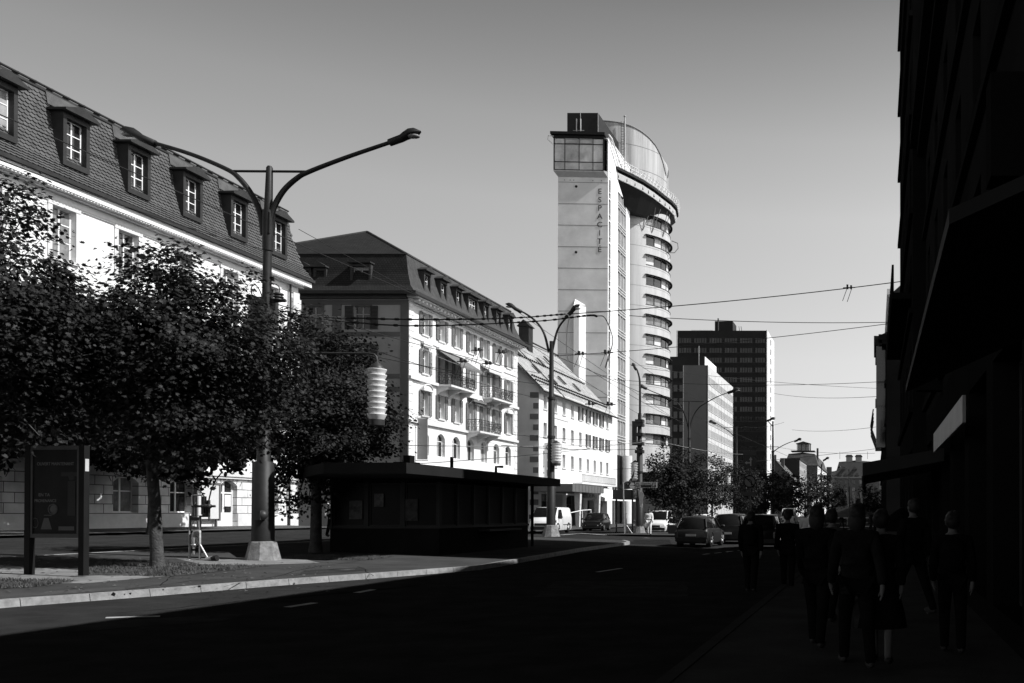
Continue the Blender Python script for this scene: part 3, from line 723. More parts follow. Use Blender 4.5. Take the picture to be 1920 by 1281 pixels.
# ------------------------------------------------------------------ building 3: tall gabled roof, CLER bank
def building_three():
    x1, y0, y1 = -36.0, 100.0, 128.0; D = 15.0; x0 = x1 - D; E = 15.2; RZ = 23.0; cx = x1 - D / 2
    b = thing('gabled_building', (cx, 114, 0), 'white house under a steep pale tiled gable roof beside the concrete tower', 'building')
    F = Fac(b, x1, y0, 0, R(90)); L = y1 - y0
    cols = [1.9, 5.2, 8.1, 11.1, 14.1, 17.1, 20.0, 22.8, 25.6]; holes = []
    for i, u in enumerate(cols):
        for z, hh in ((6.9, 1.55), (10.0, 1.55), (13.05, 1.5)): holes.append((u, z, 1.0, hh))
    F.add('wall', wall_mb(0, L, 4.7, E, holes, .3), plaster)
    shops = [(4.2, .1, 6.8, 3.7), (12.2, .1, 6.5, 3.7), (18.6, .1, 3.2, 3.2), (23.6, .1, 4.0, 3.2)]
    F.add('shop_wall', wall_mb(0, L, -.3, 4.7, shops, .8), plaster)
    for s_ in shops: window(F, s_[0], s_[1], s_[2], s_[3], nx=3, bars=(.7,), fr=dark_metal, depth=.75, name='shop_window')
    for u, z, ww, hh in holes:
        sh = None
        window(F, u, z, ww, hh, nx=1, bars=(.5,), depth=.26, bw=.05, fr=M('frame_grey', .5), sill=trim)
    m = MB()
    for u, z in ((cols[5], 10.0), (cols[6], 10.0), (cols[7], 10.0), (cols[8], 10.0), (cols[4], 13.05), (cols[5], 13.05), (cols[6], 13.05), (cols[7], 13.05)):
        for s_ in (-1, 1): m = MB().box(u + s_ * .55 - (.42 if s_ < 0 else 0), u + s_ * .55 + (.42 if s_ > 0 else 0), -.09, -.03, z - .05, z + 1.55); F.add('shutter', m, dark_paint)
    F.add('eaves_band', MB().box(0, L, -.35, 0, E - .25, E - .02), trim)
    m = MB()
    for z in (9.2, 12.35): m.box(3.6, 9.5, -.05, -.003, z, z + .1)
    F.add('string_course', m, M('faded_band', .5))
    # gable wall facing the viewer
    S = Fac(b, x0, y0, 0, 0)
    gm_ = MB(); gm_.poly([(0, 0, -.3), (D, 0, -.3), (D, 0, E), (D / 2, 0, RZ - .35), (0, 0, E)]); S.add('gable_wall', gm_, greywall2)
    m = MB()
    for k in range(12): m.box(D - (.95 if k % 2 else .6), D - .02, -.05, -.003, 1.4 + k * 1.15, 2.0 + k * 1.15)
    S.add('quoins', m, M('quoin_stone', .16))
    part(b, 'far_gable', MB().prism([(x0, y1 - .2, -.3), (x1 - .003, y1 - .2, -.3), (x1 - .003, y1 - .2, E), (cx, y1 - .2, RZ - .35), (x0, y1 - .2, E)], (0, .2, 0)), plaster)
    part(b, 'rear_wall', MB().box(x0 - .2, x0, y0, y1, -.3, E), greywall2)
    rf = MB(); o = .6; k = (RZ - E) / (D / 2)
    for s_ in (1, -1):
        ex = cx + s_ * (D / 2 + o); ez = E - k * o + .25
        rf.prism([(cx, y0 - .35, RZ), (ex, y0 - .35, ez), (ex, y1 + .3, ez), (cx, y1 + .3, RZ)], (0, 0, -.18))
    roof = part(b, 'roof', rf, tile_pale)
    part(roof, 'gutter', MB().tube([(x1 + .68, y0 - .4, E - .45), (x1 + .68, y1 + .3, E - .45)], .09, 8), zinc)
    def on(dx, y, lift=0): return (x1 - dx, y, E + k * dx + .25 + lift)
    m = MB(); m.tube([on(-.6, 106.5, .07), on(7.2, 106.5, .07)], .06, 5); m.tube([on(-.6, y0 - .33, .05), on(7.5, y0 - .33, .05)], .07, 5); m.tube([on(7.5, y0, .08), on(7.5, y1, .08)], .1, 6)
    part(roof, 'verge_strip', m, zinc)
    m = MB(); rr = random.Random(4)
    for row, (d0) in enumerate((.5, 1.0, 3.6)):
        for q in range(44):
            y = y0 + .4 + q * .62 + (row % 2) * .3
            if y < y1: p = on(d0, y); m.box(p[0] - .09, p[0] + .09, y - .05, y + .05, p[2], p[2] + .2)
    part(roof, 'snow_guards', m, zinc)
    for (d0, y) in ((5.2, 102.2), (3.6, 104.4), (2.0, 106), (1.2, 109), (3.6, 111.8), (1.8, 114), (4.6, 117), (1.6, 119)):
        a, c = on(d0, y - .4, .1), on(d0 + .9, y + .4, .1)
        m = MB(); m.prism([(a[0], y - .35, a[2]), (c[0], y - .35, c[2]), (c[0], y + .35, c[2]), (a[0], y + .35, a[2])], (.05, 0, .1))
        part(roof, 'skylight', m, dark_metal)
    ch = MB(); p = on(6.3, 113); ch.box(p[0] - .6, p[0] + .6, 112.3, 113.7, p[2] - 1, p[2] + 2.2); ch.prism([(p[0] - .8, 112.1, p[2] + 2.2), (p[0] + .8, 112.1, p[2] + 2.2), (p[0], 112.1, p[2] + 3.0)], (0, 1.8, 0))
    part(roof, 'chimney', ch, M('chimney_slate', .025, .8, .2))
    # canopy, bank sign, white awning
    m = MB(); m.box(-2.5, 8.9, -4.4, .0, 3.95, 4.75); F.add('canopy', m, M('canopy_fascia', .13, .7, .12, 3))
    m = MB(); 
    for k in range(11): m.box(-2.5 + k * 1.12, -2.47 + k * 1.12, -4.42, -4.401, 3.95, 4.75)
    F.add('canopy_joints', m, dark_metal)
    for u in (1.0, 8.0): F.add('column', MB().frus(u, -3.9, 0, 3.95, .18, .18, .32, .32), trim)
    sg = F.add('fascia_sign', MB().box(3.5, 3.56, -5.3, -3.3, 3.3, 3.9), sign_g)
    lettering(sg, 'CLER', .55, sign_d, (3.47, -4.3, 3.6), R(-90), .01, sx=1.1)
    vs = F.add('vertical_sign', MB().box(1.3, 1.38, -1.15, -.12, 5.5, 9.3), M('sign_panel', .62, .5, .04)); F.add('sign_bracket', MB().box(1.32, 1.36, -.12, 0, 6, 6.1).box(1.32, 1.36, -.12, 0, 8.9, 9), dark_metal)
    for k, c in enumerate('CLER'): lettering(vs, c, 1.0, M('sign_letter_grey', .13), (1.29, -.63, 8.8 - k * .93), R(-90), .01)
    m = MB(); m.prism([(9.3, -.05, 5.15), (24.5, -.05, 5.15), (24.5, -4.4, 3.5), (9.3, -4.4, 3.5)], (0, 0, -.06)); m.box(9.3, 24.5, -4.43, -4.38, 3.2, 3.49)
    F.add('terrace_awning', m, awn_w)
    m = MB(); m.box(11.3, 25.8, -1.15, -.003, 5.2, 5.36)
    d = F.add('long_balcony', m, trim); m = MB(); m.tube([(11.35, -1.1, 6.3), (25.75, -1.1, 6.3)], .035, 5); m.tube([(11.35, -1.1, 5.5), (25.75, -1.1, 5.5)], .025, 5)
    for k in range(49): m.tube([(11.35 + k * .3, -1.1, 5.36), (11.35 + k * .3, -1.1, 6.3)], .018, 4)
    lpart(d, 'railing', m, dark_metal)
building_three()

# ------------------------------------------------------------------ the concrete tower
def tower():
    A = (-45.15, 132.7); ang = R(3); Wd = 7.04; B = (A[0] + Wd * cos(ang), A[1] + Wd * sin(ang))
    t = thing('observation_tower', (-41.5, 142, 0), 'tall pale concrete tower with glazed lift cab, round windowed wing and ring platform', 'tower')
    F = Fac(t, A[0], A[1], 0, ang); S = Fac(t, B[0], B[1], 0, R(90)); H = 49.7
    F.add('shaft_wall', wall_mb(0, Wd, -.5, H, []), concrete)
    m = MB()
    for k in range(16): z = 48.9 - 3.07 * k; m.box(.02, Wd - .02, -.012, -.002, z - .035, z + .035)
    F.add('shutter_joints', m, M('joint_dark', .16))
    m = MB()
    for z in (48.3, 38.9): m.tube([(2.55, -.03, z), (2.55, .02, z)], .19, 12)
    F.add('port_hole', m, black_clad)
    m = MB()
    for u in (.9, 1.7, 2.2, 4.9, 6.1): m.tube([(u, -.02, 49.2), (u, .0, 49.2)], .07, 8)
    F.add('tie_holes', m, M('joint_dark', .16))
    for i, c in enumerate('ESPACITÉ'):
        lettering(t, c, 1.12, M('letter_metal', .03, .4), F.at(5.88, 47.62 - i * 1.19, -.022), ang, .012, sx=1.0)
    # prismatic rib low on the shaft
    m = MB(); m.prism([(2.45, 0, -.5), (2.45, -.8, -.5), (3.2, -.8, -.5), (3.95, 0, -.5)], (0, 0, 31.6)); m.poly([(2.45, -.8, 31.1), (3.2, -.8, 31.1), (3.95, 0, 31.3), (2.45, 0, 32.2)]); F.add('rib', m, concrete_w)
    # flank facing the avenue
    L = 11.8
    S.add('flank_wall', wall_mb(0, L, -.5, 55.5, [(.85, 5, 1.0, 46), (7.4, 6.0, 4.6, 43.5)], .25), concrete_w)
    m = MB(); g = MB()
    g.box(.36, 1.34, .18, .2, 5, 51)
    for k in range(16): z = 5.6 + 3.17 * k; m.box(.35, 1.35, .02, .17, z, z + .14); m.box(.35, 1.35, .02, .17, z + .9, z + .95)
    w_ = S.add('stair_glazing', g, M('stair_glass', .12, .1, .4, .5)); lpart(w_, 'transoms', m, concrete_w)
    g = MB(); g.box(5.12, 9.68, .18, .2, 6.0, 49.5); w_ = S.add('curtain_glazing', g, M('sky_tinted_curtain_glass', .30, .12, .25, .5, spec=.6)); m = MB()  # grey base colour stands for sky reflected in the glazing
    for k in range(14):
        z = 6.0 + 3.17 * k
        for zz in (z, z + .42, z + .84): m.box(5.1, 9.7, .0, .17, zz, zz + .09)
        for u in (5.1, 6.6, 8.1, 9.6): m.box(u, u + .08, .02, .175, z + .93, min(49.5, z + 3.17))
        for q in range(9): m.box(5.2 + q * .5, 5.25 + q * .5, .04, .175, z + .09, z + .84)
    lpart(w_, 'mullions', m, M('mullion_pale', .6, .5, .05))
    m = MB()
    for k in (1, 3, 6, 7, 9, 10, 12): m.box(7.0 + (k % 3) * .6, 7.9 + (k % 3) * .6, .1, .176, 6.5 + 3.17 * k, 6.85 + 3.17 * k)
    lpart(w_, 'open_vent', m, black_clad)
    S.add('portal_shade_panel', MB().box(5.0, L + .02, -.03, -.003, -.5, 10.3), black_clad); S.add('ground_glazing', MB().box(.4, 4.7, -.03, -.003, -.3, 5.6), M('ground_glazing', .015, .2, .3, 1)); m = MB()  # flat black panel paints the shade inside the portal
    for u in (.4, 1.8, 3.3, 4.6): m.box(u, u + .1, -.06, -.031, -.3, 5.6)
    S.add('ground_mullions', m, M('mullion_pale', .6, .5, .05))
    part(t, 'rear_wall', MB().box(A[0], A[0] + .3, A[1] + .1, 150, -.5, 55.5), concrete)
    # base portal with round column
    part(t, 'portal_column', MB().lathe([(.75, 0), (.75, 10.3)], -37.2, 140.2, 20), concrete)
    # lift cab
    C = Fac(t, A[0], A[1], 0, ang)
    CP = .35
    m = MB(); v = [(.02, 0, 49.62), (Wd - .02, 0, 49.62), (Wd - .5, -CP, 50.35), (-.55, -CP, 50.35), (.02, 0, 50.5), (Wd - .02, 0, 50.5), (Wd - .5, -CP, 50.5), (-.55, -CP, 50.5)]
    m.add(v, [(0, 3, 2, 1), (4, 5, 6, 7), (3, 7, 6, 2), (0, 4, 7, 3), (1, 2, 6, 5)])
    C.add('cab_floor', m, M('cab_underside', .38, .7, .1))
    cab = MB(); cab.box(-.55, Wd - .5, -CP, 4.0, 50.5, 50.62); cab.box(-.55, Wd - .5, -CP, 4.0, 55.0, 55.5)
    for u in (-.55, Wd - .65): cab.box(u, u + .15, -CP - .02, -CP + .15, 50.6, 55.1)
    for u in (1.0, 3.0, 4.95): cab.box(u, u + .07, -CP - .01, -CP + .1, 50.6, 55.1)
    for z in (51.65, 54.2): cab.box(-.42, Wd - .6, -CP - .015, -CP + .08, z, z + .09)
    cf = C.add('cab_frame', cab, black_clad)
    lpart(cf, 'cab_glass', MB().box(-.45, Wd - .6, -CP + .06, -CP + .1, 50.6, 55.0), M('cab_glass', .62, .2, .45, .3, spec=.4))  # pale base colour stands for the lit interior behind the glass
    m = MB()
    for a in (1.1, 3.1):
        for u0, u1, z0, z1 in ((a, a + 1.75, 54.32, 54.4), (a, a + 1.75, 54.92, 55.0), (a, a + .07, 54.4, 54.92), (a + 1.68, a + 1.75, 54.4, 54.92)): m.box(u0, u1, -CP - .06, -CP - .017, z0, z1)
    lpart(cf, 'vent_frame', m, M('vent_grey', .4))
    C.add('cab_side', MB().box(Wd - .16, Wd - .04, .05, 3.8, 49.7, 55.0), concrete_w)
    C.add('cab_roof', MB().box(-.95, Wd - .35, -CP - .35, 4.5, 55.52, 55.9), black_clad)
    m = MB()
    m.tube([(Wd + .15, -CP, 55.7), (Wd + .3, 1, 55.6), (Wd + .55, 5.5, 53.6), (Wd + .7, 8.5, 52.9)], .12, 8); m.tube([(Wd - .05, -CP, 55.1), (Wd + .15, 2, 53.9), (Wd + .3, 6, 51.6)], .09, 6)
    m.tube([(-.55, -CP, 55.3), (-1.3, -CP, 55.35), (-1.35, -CP, 54.8), (-.55, -CP, 54.1)], .06, 6)
    C.add('cab_pipes', m, concrete_w)
    # plant box on the roof
    m = MB(); m.box(-44.3, -39.85, 134, 145.5, 55.9, 59.35)
    pb = part(t, 'plant_box', m, M('dark_louvre', .02, .5, .2)); m = MB()
    for x in (-42.9, -42.3): m.tube([(x, 133.8, 56.6), (x, 133.8, 58.4)], .09, 6)
    m.tube([(-43.4, 133.8, 56.7), (-41.8, 133.8, 56.7)], .06, 6); m.tube([(-42.3, 133.7, 57), (-42.3, 133.7, 59.9)], .04, 5)
    part(pb, 'antenna', m, steel); part(pb, 'edge_trim', MB().box(-39.9, -39.82, 133.95, 134.05, 55.95, 59.3), steel)
    m = MB(); m.tube([(-37.6, 140, 53), (-37.6, 140, 61.3)], .11, 8); m.ell((-37.6, 140, 61.4), .22, .22, .12); part(t, 'mast', m, steel)
    part(t, 'roof_slab', MB().box(-45, -38.05, 133.4, 147, 55.3, 55.5), concrete)
    # round wing
    cx, cy, Rr = -42.0, 154.0, 8.0; a0, a1 = R(-45.6), R(45)
    tops = [52.4 - 3.17 * k + .0 for k in range(1, 14)]; zt = [49.15 + 3.17 - 3.17 * k for k in range(13)]
    wall = MB(); prev = 54.6
    for z in zt:
        wall.lathe([(Rr, z), (Rr, prev)], cx, cy, 72, True); wall.lathe([(Rr, z - 1.55), (Rr, z)], cx, cy, 50, True, a1, 2 * pi + a0)
        prev = z - 1.55
    wall.lathe([(Rr, 8.2), (Rr, prev)], cx, cy, 72, True); part(t, 'round_wing_wall', wall, tower_metal)
    m = MB(); 
    for z in [q - 1.9 for q in zt]: m.lathe([(Rr + .015, z), (Rr + .015, z + .05)], cx, cy, 72)
    part(t, 'cladding_joints', m, M('joint_mid', .25))
    part(t, 'wing_base', MB().lathe([(6.9, -.5), (6.9, 8.2)], cx, cy, 40), M('dark_base', .03, .5)); 
    rr = random.Random(11)
    for i, z in enumerate(zt):
        nb = 7; b = MB()
        b.lathe([(Rr + .02, z), (Rr + .38, z - .04), (Rr + .38, z + .1), (Rr + .02, z + .12)], cx, cy, 30, True, a0 - .03, a1)
        o = part(t, 'window_band', b, black_clad)
        for k in range(nb):
            q = [0, 2, 1, 2, 1, 2, 0][(k * 2 + i * 3 + rr.randint(0, 2)) % 7]
            g = MB(); g.lathe([(Rr - .28, z - 1.5), (Rr - .28, z)], cx, cy, 4, True, a0 + (a1 - a0) * k / nb, a0 + (a1 - a0) * (k + 1) / nb); part(o, 'pane', g, (glass, M('blind_white', .6, .6, .1), glass_pale)[q])
        g = MB(); g.lathe([(Rr - .3, z - 1.55), (Rr + .06, z - 1.55), (Rr + .06, z - 1.47), (Rr - .3, z - 1.47)], cx, cy, 30, True, a0, a1)
        for k in range(nb + 1):
            a = a0 + (a1 - a0) * k / nb; g.tube([(cx + (Rr - .25) * cos(a), cy + (Rr - .25) * sin(a), z - 1.5), (cx + (Rr - .25) * cos(a), cy + (Rr - .25) * sin(a), z)], .07, 4)
        part(o, 'mullions', g, M('mullion_dark', .08))
    # ring platform
    P = [(-40.5, 137.2), (-37.9, 137.0), (-36.6, 139.7), (-35.4, 142.5), (-34.4, 146), (-33.7, 149.5), (-33.1, 152.2), (-32.9, 155.0), (-33.5, 159), (-35.5, 162.6), (-40, 164.4), (-47, 163), (-50, 156), (-46, 140)]
    C0 = Vector((-41.5, 151, 0))
    def off(k): return [(C0.x + (x - C0.x) * k, C0.y + (y - C0.y) * k) for x, y in P]
    def slab(k0, z0, k1, z1):
        m = MB(); a, b = off(k0), off(k1); n = len(P)
        m.add([(x, y, z0) for x, y in a] + [(x, y, z1) for x, y in b], [tuple(range(n - 1, -1, -1)), tuple(range(n, 2 * n))] + [(i, (i + 1) % n, n + (i + 1) % n, n + i) for i in range(n)]); return m
    part(t, 'platform', slab(1.0, 52.35, 1.0, 52.75), black_clad)
    part(t, 'platform_band', slab(.95, 51.2, .97, 52.0), M('band_concrete', .5, .8, .1)); part(t, 'soffit', slab(.72, 48.6, .93, 51.19), black_clad)
    part(t, 'platform_core', slab(.9, 51.95, .9, 52.4), black_clad)
    m = MB(); br = MB()
    ring = [Vector((x, y, 0)) for x, y in off(1.0)[1:11]]
    pts = []
    for a, b in zip(ring, ring[1:]):
        n = max(1, int((b - a).length / .9)); pts += [a + (b - a) * k / n for k in range(n)]
    pts.append(ring[-1])
    for zz in (52.85, 53.35, 53.9): m.tube([p + Vector((0, 0, zz)) for p in pts], .05, 5)
    for i, p in enumerate(pts):
        m.tube([p + Vector((0, 0, 52.7)), p + Vector((.25, -.1, 53.95))], .05, 4)
        if i: m.tube([pts[i - 1] + Vector((0, 0, 52.75)), p + Vector((0, 0, 53.9))], .028, 4); m.tube([p + Vector((0, 0, 52.75)), pts[i - 1] + Vector((0, 0, 53.9))], .028, 4)
        if i % 2 == 0:
            q = C0 + (p - C0) * .93; br.box(q.x - .1, q.x + .25, q.y - .25, q.y + .25, 51.4, 52.36)
    part(t, 'railing', m, M('railing_white', .7, .5)); part(t, 'brackets', br, black_clad)
    m = MB()
    for a in (-50, -38, -20): a = R(a); m.tube([(cx + 8.1 * cos(a), cy + 8.1 * sin(a), 46.6), (cx + 8.9 * cos(a), cy + 8.9 * sin(a), 50.6)], .05, 6); m.tube([(cx + 8.1 * cos(a), cy + 8.1 * sin(a), 46.6), (cx + 8.6 * cos(a + .16), cy + 8.6 * sin(a + .16), 50.6)], .05, 6)
    m.tube([(cx + 8.2 * cos(-.2 + k * .05), cy + 8.2 * sin(-.2 + k * .05), 44.4) for k in range(2)] + [(-33.0, 153.5, 44.6), (-32.6, 154.5, 45.6), (-32.8, 155, 46.6), (-33.8, 155, 47)], .07, 6)
    part(t, 'struts', m, M('strut_grey', .12))
    # sloping drum on top
    f = lerp([(-50, 62.6), (-42, 62.6), (-39.5, 62.45), (-38, 62.2), (-36.8, 61.8), (-35.8, 61.2), (-35, 60.4), (-34.5, 59.4), (-34.2, 58.2), (-34.0, 56.6)])
    dc = (-42.0, 152.5); m = MB(); n = 96; V = []
    for k in range(n):
        a = 2 * pi * k / n; x, y = dc[0] + 8 * cos(a), dc[1] + 8 * sin(a); V += [(x, y, 52.6), (x, y, f(x))]
    m.add(V, [(2 * k, (2 * k + 2) % (2 * n), (2 * k + 3) % (2 * n), 2 * k + 1) for k in range(n)], True)
    part(t, 'drum_wall', m, M('drum_metal', .40, .6, .38, .8, streak=.05, spec=.3))
    m = MB(); xs_ = [-50 + .4 * k for k in range(41)]
    for a, b in zip(xs_, xs_[1:]):
        ya, yb = sqrt(max(0, 64 - (a + 42) ** 2)), sqrt(max(0, 64 - (b + 42) ** 2))
        m.poly([(a, dc[1] - ya, f(a)), (b, dc[1] - yb, f(b)), (b, dc[1] + yb, f(b)), (a, dc[1] + ya, f(a))])
    part(t, 'drum_roof', m, M('drum_metal', .30))
    m = MB(); m.tube([(dc[0] + 8.03 * cos(R(a)), dc[1] + 8.03 * sin(R(a)), f(dc[0] + 8.03 * cos(R(a))) + .02) for a in range(-120, -3, 3)], .11, 6)
    part(t, 'drum_rim', m, M('rim_mid', .22, .5))
    m = MB()
    for z in (59.3, 55.7): m.lathe([(8.012, z), (8.012, z + .07)], dc[0], dc[1], 40, True, R(-130), R(-1.5 if z < 57 else -14))
    part(t, 'drum_seams', m, M('joint_dark', .16))
    m = MB()
    for q in (-.22, .22): m.tube([(-39.2 + q, 144.6, 52.8), (-39.2 + q, 144.6, 62.6)], .05, 5)
    for k in range(24): m.tube([(-39.42, 144.6, 53 + k * .4), (-38.98, 144.6, 53 + k * .4)], .03, 4)
    part(t, 'ladder', m, M('mullion_dark', .08))
tower()

# ------------------------------------------------------------------ office block and black high-rise behind
def rows(F, u0, u1, z0, n, dz, h, wd, gap, wall_h, frm, seed, dark=.15, lim=96, y0=-.02, y1=.06, skip=None, pale=glass_pale):
    rr = random.Random(seed); W = []
    for r in range(n):
        k = 0; u = u0
        while u + wd < u1:
            if not (skip and skip(k)): W.append((u, z0 - r * dz))
            u += wd + gap; k += 1
        F.add('sill', MB().box(u0 - .2, u1 + .1, -.1, .0, z0 - r * dz - .14, z0 - r * dz - .02), wall_h)
    W.sort(key=lambda a: (a[0] > 14) if seed == 3 else -a[1]); me = {}; rest = MB()
    for i, (u, z) in enumerate(W):
        q = rr.random(); mt = glass if q < dark else (pale if q < dark * 1.5 else frm)
        if i < lim:
            if mt.name not in me: me[mt.name] = MB().box(0, wd, y0, y1, 0, h).mesh('window', mt)
            o = bpy.data.objects.new('window', me[mt.name]); col.objects.link(o); o.parent = F.root; o.location = F.at(u, z); o.rotation_euler = (0, 0, F.rz)
        else: rest.box(u, u + wd, y0, y1, z, z + h)
    if rest.v: o = F.add('windows', rest, frm); o['kind'] = 'stuff'
def office_block():
    t = thing('office_block', (-44, 240, 0), 'mid-height office block with dark end wall and pale window rows beside the black high-rise', 'building')
    x1, y0, y1, H = -40.06, 224.0, 263.6, 37.2
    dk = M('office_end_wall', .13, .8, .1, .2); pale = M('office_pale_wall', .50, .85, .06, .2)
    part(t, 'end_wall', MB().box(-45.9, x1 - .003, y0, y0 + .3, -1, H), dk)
    part(t, 'annex', MB().box(-50, -45.92, y0 - .5, y0 + .3, -1, H - .1), M('office_annex', .16, .8, .2, .3))
    m = MB()
    for k in range(11):
        for x in (-48.2, -46.8): m.box(x, x + .9, y0 - .55, y0 - .49, 2 + k * 3.2, 3.6 + k * 3.2)
    part(t, 'annex_window', m, glass); part(t, 'annex_recess', MB().box(-48.5, -45.95, y0 - .53, y0 - .501, -1, H - .1), M('annex_recess', .02))
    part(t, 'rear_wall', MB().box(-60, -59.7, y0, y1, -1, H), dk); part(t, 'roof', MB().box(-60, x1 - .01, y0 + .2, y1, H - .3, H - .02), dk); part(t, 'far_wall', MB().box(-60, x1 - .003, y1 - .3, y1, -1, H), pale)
    F = Fac(t, x1, y0, 0, R(90)); F.add('street_wall', MB().box(0, y1 - y0, 0, .3, -1, H + .05), pale)
    m = MB()
    for k in range(9): m.box(.3 + k * 4.85, .45 + k * 4.85, -.05, -.002, -1, H - 1)
    F.add('pilasters', m, pale)
    rows(F, .9, 39.3, 32.9, 10, 3.2, 1.75, .78, .5, pale, M('office_glass', .12, .12, .3, 1), 3, .35)
    part(t, 'penthouse', MB().box(-50, -41.3, 226, 242, H - .02, H + 2.4), M('annex_recess', .02)); part(t, 'penthouse_wall', MB().box(-41.29, -41.1, 226, 242, H - .02, H + 2.4), concrete_w)
    part(t, 'flagpole', MB().tube([(-42.6, 225.9, H), (-42.6, 225.9, H + 5)], .08, 5), steel)
office_block()
def high_rise():
    t = thing('high_rise', (-50, 314, 0), 'black slab high-rise with thin white flank standing behind the office block', 'building')
    x0, x1, y0, y1, H = -64.3, -35.3, 304.0, 325.0, 61.2
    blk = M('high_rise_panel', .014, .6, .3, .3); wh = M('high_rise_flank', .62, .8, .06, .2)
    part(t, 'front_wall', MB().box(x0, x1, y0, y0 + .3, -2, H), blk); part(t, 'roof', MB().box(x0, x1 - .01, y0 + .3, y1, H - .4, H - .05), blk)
    part(t, 'side_wall', MB().box(x1, x1 + .3, y0 - .25, y0 + 8.8, -2, H + .2), wh); part(t, 'side_wall', MB().box(x1, x1 + .3, y0 + 11.4, y1, -2, H + .2), wh); part(t, 'left_wall', MB().box(x0 - .3, x0 - .003, y0 - .2, y1, -2, H), wh)
    m = MB(); g = MB(); g.box(x1 + .02, x1 + .08, y0 + 8.8, y0 + 11.4, -2, H)
    for k in range(19): m.box(x1 + .02, x1 + .26, y0 + 8.8, y0 + 11.4, 2.4 + k * 3.2, 3.7 + k * 3.2)
    o = part(t, 'stair_window', g, glass); part(o, 'spandrel', m, wh)
    F = Fac(t, x0, y0, 0, 0)
    rows(F, .5, 28.7, 57.2, 18, 3.2, 1.5, .6, .23, M('dim_sill', .06), M('high_rise_glass', .02, .12, .6, .6, spec=.5), 2, .12, y0=-.06, y1=-.003, skip=lambda k: k % 6 == 5, pale=M('dim_pane', .10, .2, .5, .4))
    part(t, 'lift_house', MB().box(-52.5, -46.6, 306, 314, H - .05, H + 3.5), blk)
    m = MB(); m.tube([(-51.3, 305.5, H), (-51.3, 305.5, H + 4.3)], .25, 6)
    for x in (-45.5, -44.3, -43.6): m.tube([(x, 306, H), (x - .3, 306, H + 1.8)], .09, 5)
    part(t, 'antenna', m, dark_metal)
    m = MB(); m.tube([(-60, 305, H + .3), (-53, 305, H + .3)], .05, 4); part(t, 'roof_rail', m, steel)
high_rise()

def far_house(name, label, x0, x1, y0, y1, E, RZ, wall, wallf, roof, cat='building', kind='gable', nrow=4, extra=None, ncol=6, nfront=0):
    t = thing(name, ((x0 + x1) / 2, (y0 + y1) / 2, 0), label, cat); cx = (x0 + x1) / 2
    F = Fac(t, x1, y0, 0, R(90)); S = Fac(t, x0, y0, 0, 0); L = y1 - y0; W = x1 - x0
    dz = (E - 4.5) / nrow; hs = [(L * (i + .5) / ncol, 4.5 + dz * j + dz * .2, L / ncol * .42, dz * .58) for i in range(ncol) for j in range(nrow)]
    F.add('street_wall', wall_mb(0, L, -1, E, hs, .3), wall)
    for u, v, ww, hh in hs: window(F, u, v, ww, hh, nx=1, bars=(.5,), depth=.25, bw=.09)
    hf = [(W * (i + .5) / nfront, 4.5 + dz * j + dz * .25, min(1.7, W / nfront * .42), dz * .52) for i in range(nfront) for j in range(nrow)] if nfront else []
    if kind == 'gable':
        g = wall_mb(0, W, -1, E, hf, .25); g.poly([(0, 0, E), (W, 0, E), (W / 2, 0, RZ - .2)]); S.add('gable_wall', g, wallf)
        m = MB(); k = (RZ - E) / (W / 2); o = .7
        for s_ in (1, -1): ex = cx + s_ * (W / 2 + o); m.prism([(cx, y0 - .4, RZ), (ex, y0 - .4, E - k * o + .1), (ex, y1 + .4, E - k * o + .1), (cx, y1 + .4, RZ)], (0, 0, -.2))
        part(t, 'roof', m, roof)
    elif kind == 'flat':
        S.add('front_wall', wall_mb(0, W, -1, E, hf, .25), wallf); part(t, 'roof', MB().box(x0, x1 + .3, y0 - .1, y1, E, E + .9), wallf)
    else:
        S.add('front_wall', wall_mb(0, W, -1, E, hf, .25), wallf); mansard(t, x0, x1, y0, y1, [(.8, E), (.2, E + 1.2), (-2.0, RZ - 1)], RZ + .4, roof, roof)
    for u, v, ww, hh in hf: window(S, u, v, ww, hh, nx=1, bars=(.5,), depth=.2, bw=.09, fr=M('frame_grey', .5) if wallf.name != 'end_house_wall' else M('frame_dim', .05))
    part(t, 'far_wall', MB().box(x0, x1 - .01, y1 - .3, y1, -1, E), wallf); part(t, 'rear_wall', MB().box(x0 - .3, x0, y0, y1, -1, E), wallf)
    if extra: extra(t)
    return t
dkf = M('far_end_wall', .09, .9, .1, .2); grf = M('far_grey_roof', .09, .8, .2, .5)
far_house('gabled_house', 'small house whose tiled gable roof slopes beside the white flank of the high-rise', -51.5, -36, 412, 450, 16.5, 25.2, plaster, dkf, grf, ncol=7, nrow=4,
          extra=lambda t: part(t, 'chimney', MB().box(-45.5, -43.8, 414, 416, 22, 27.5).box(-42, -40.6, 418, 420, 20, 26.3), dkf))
far_house('glazed_block', 'dark flat roofed block with gridded glass flank between two gable roofs', -46, -36.5, 454, 500, 27.5, 28, M('grid_flank', .32), M('glazed_block_front', .025, .8, .1), dkf, kind='flat', nrow=6, ncol=9)
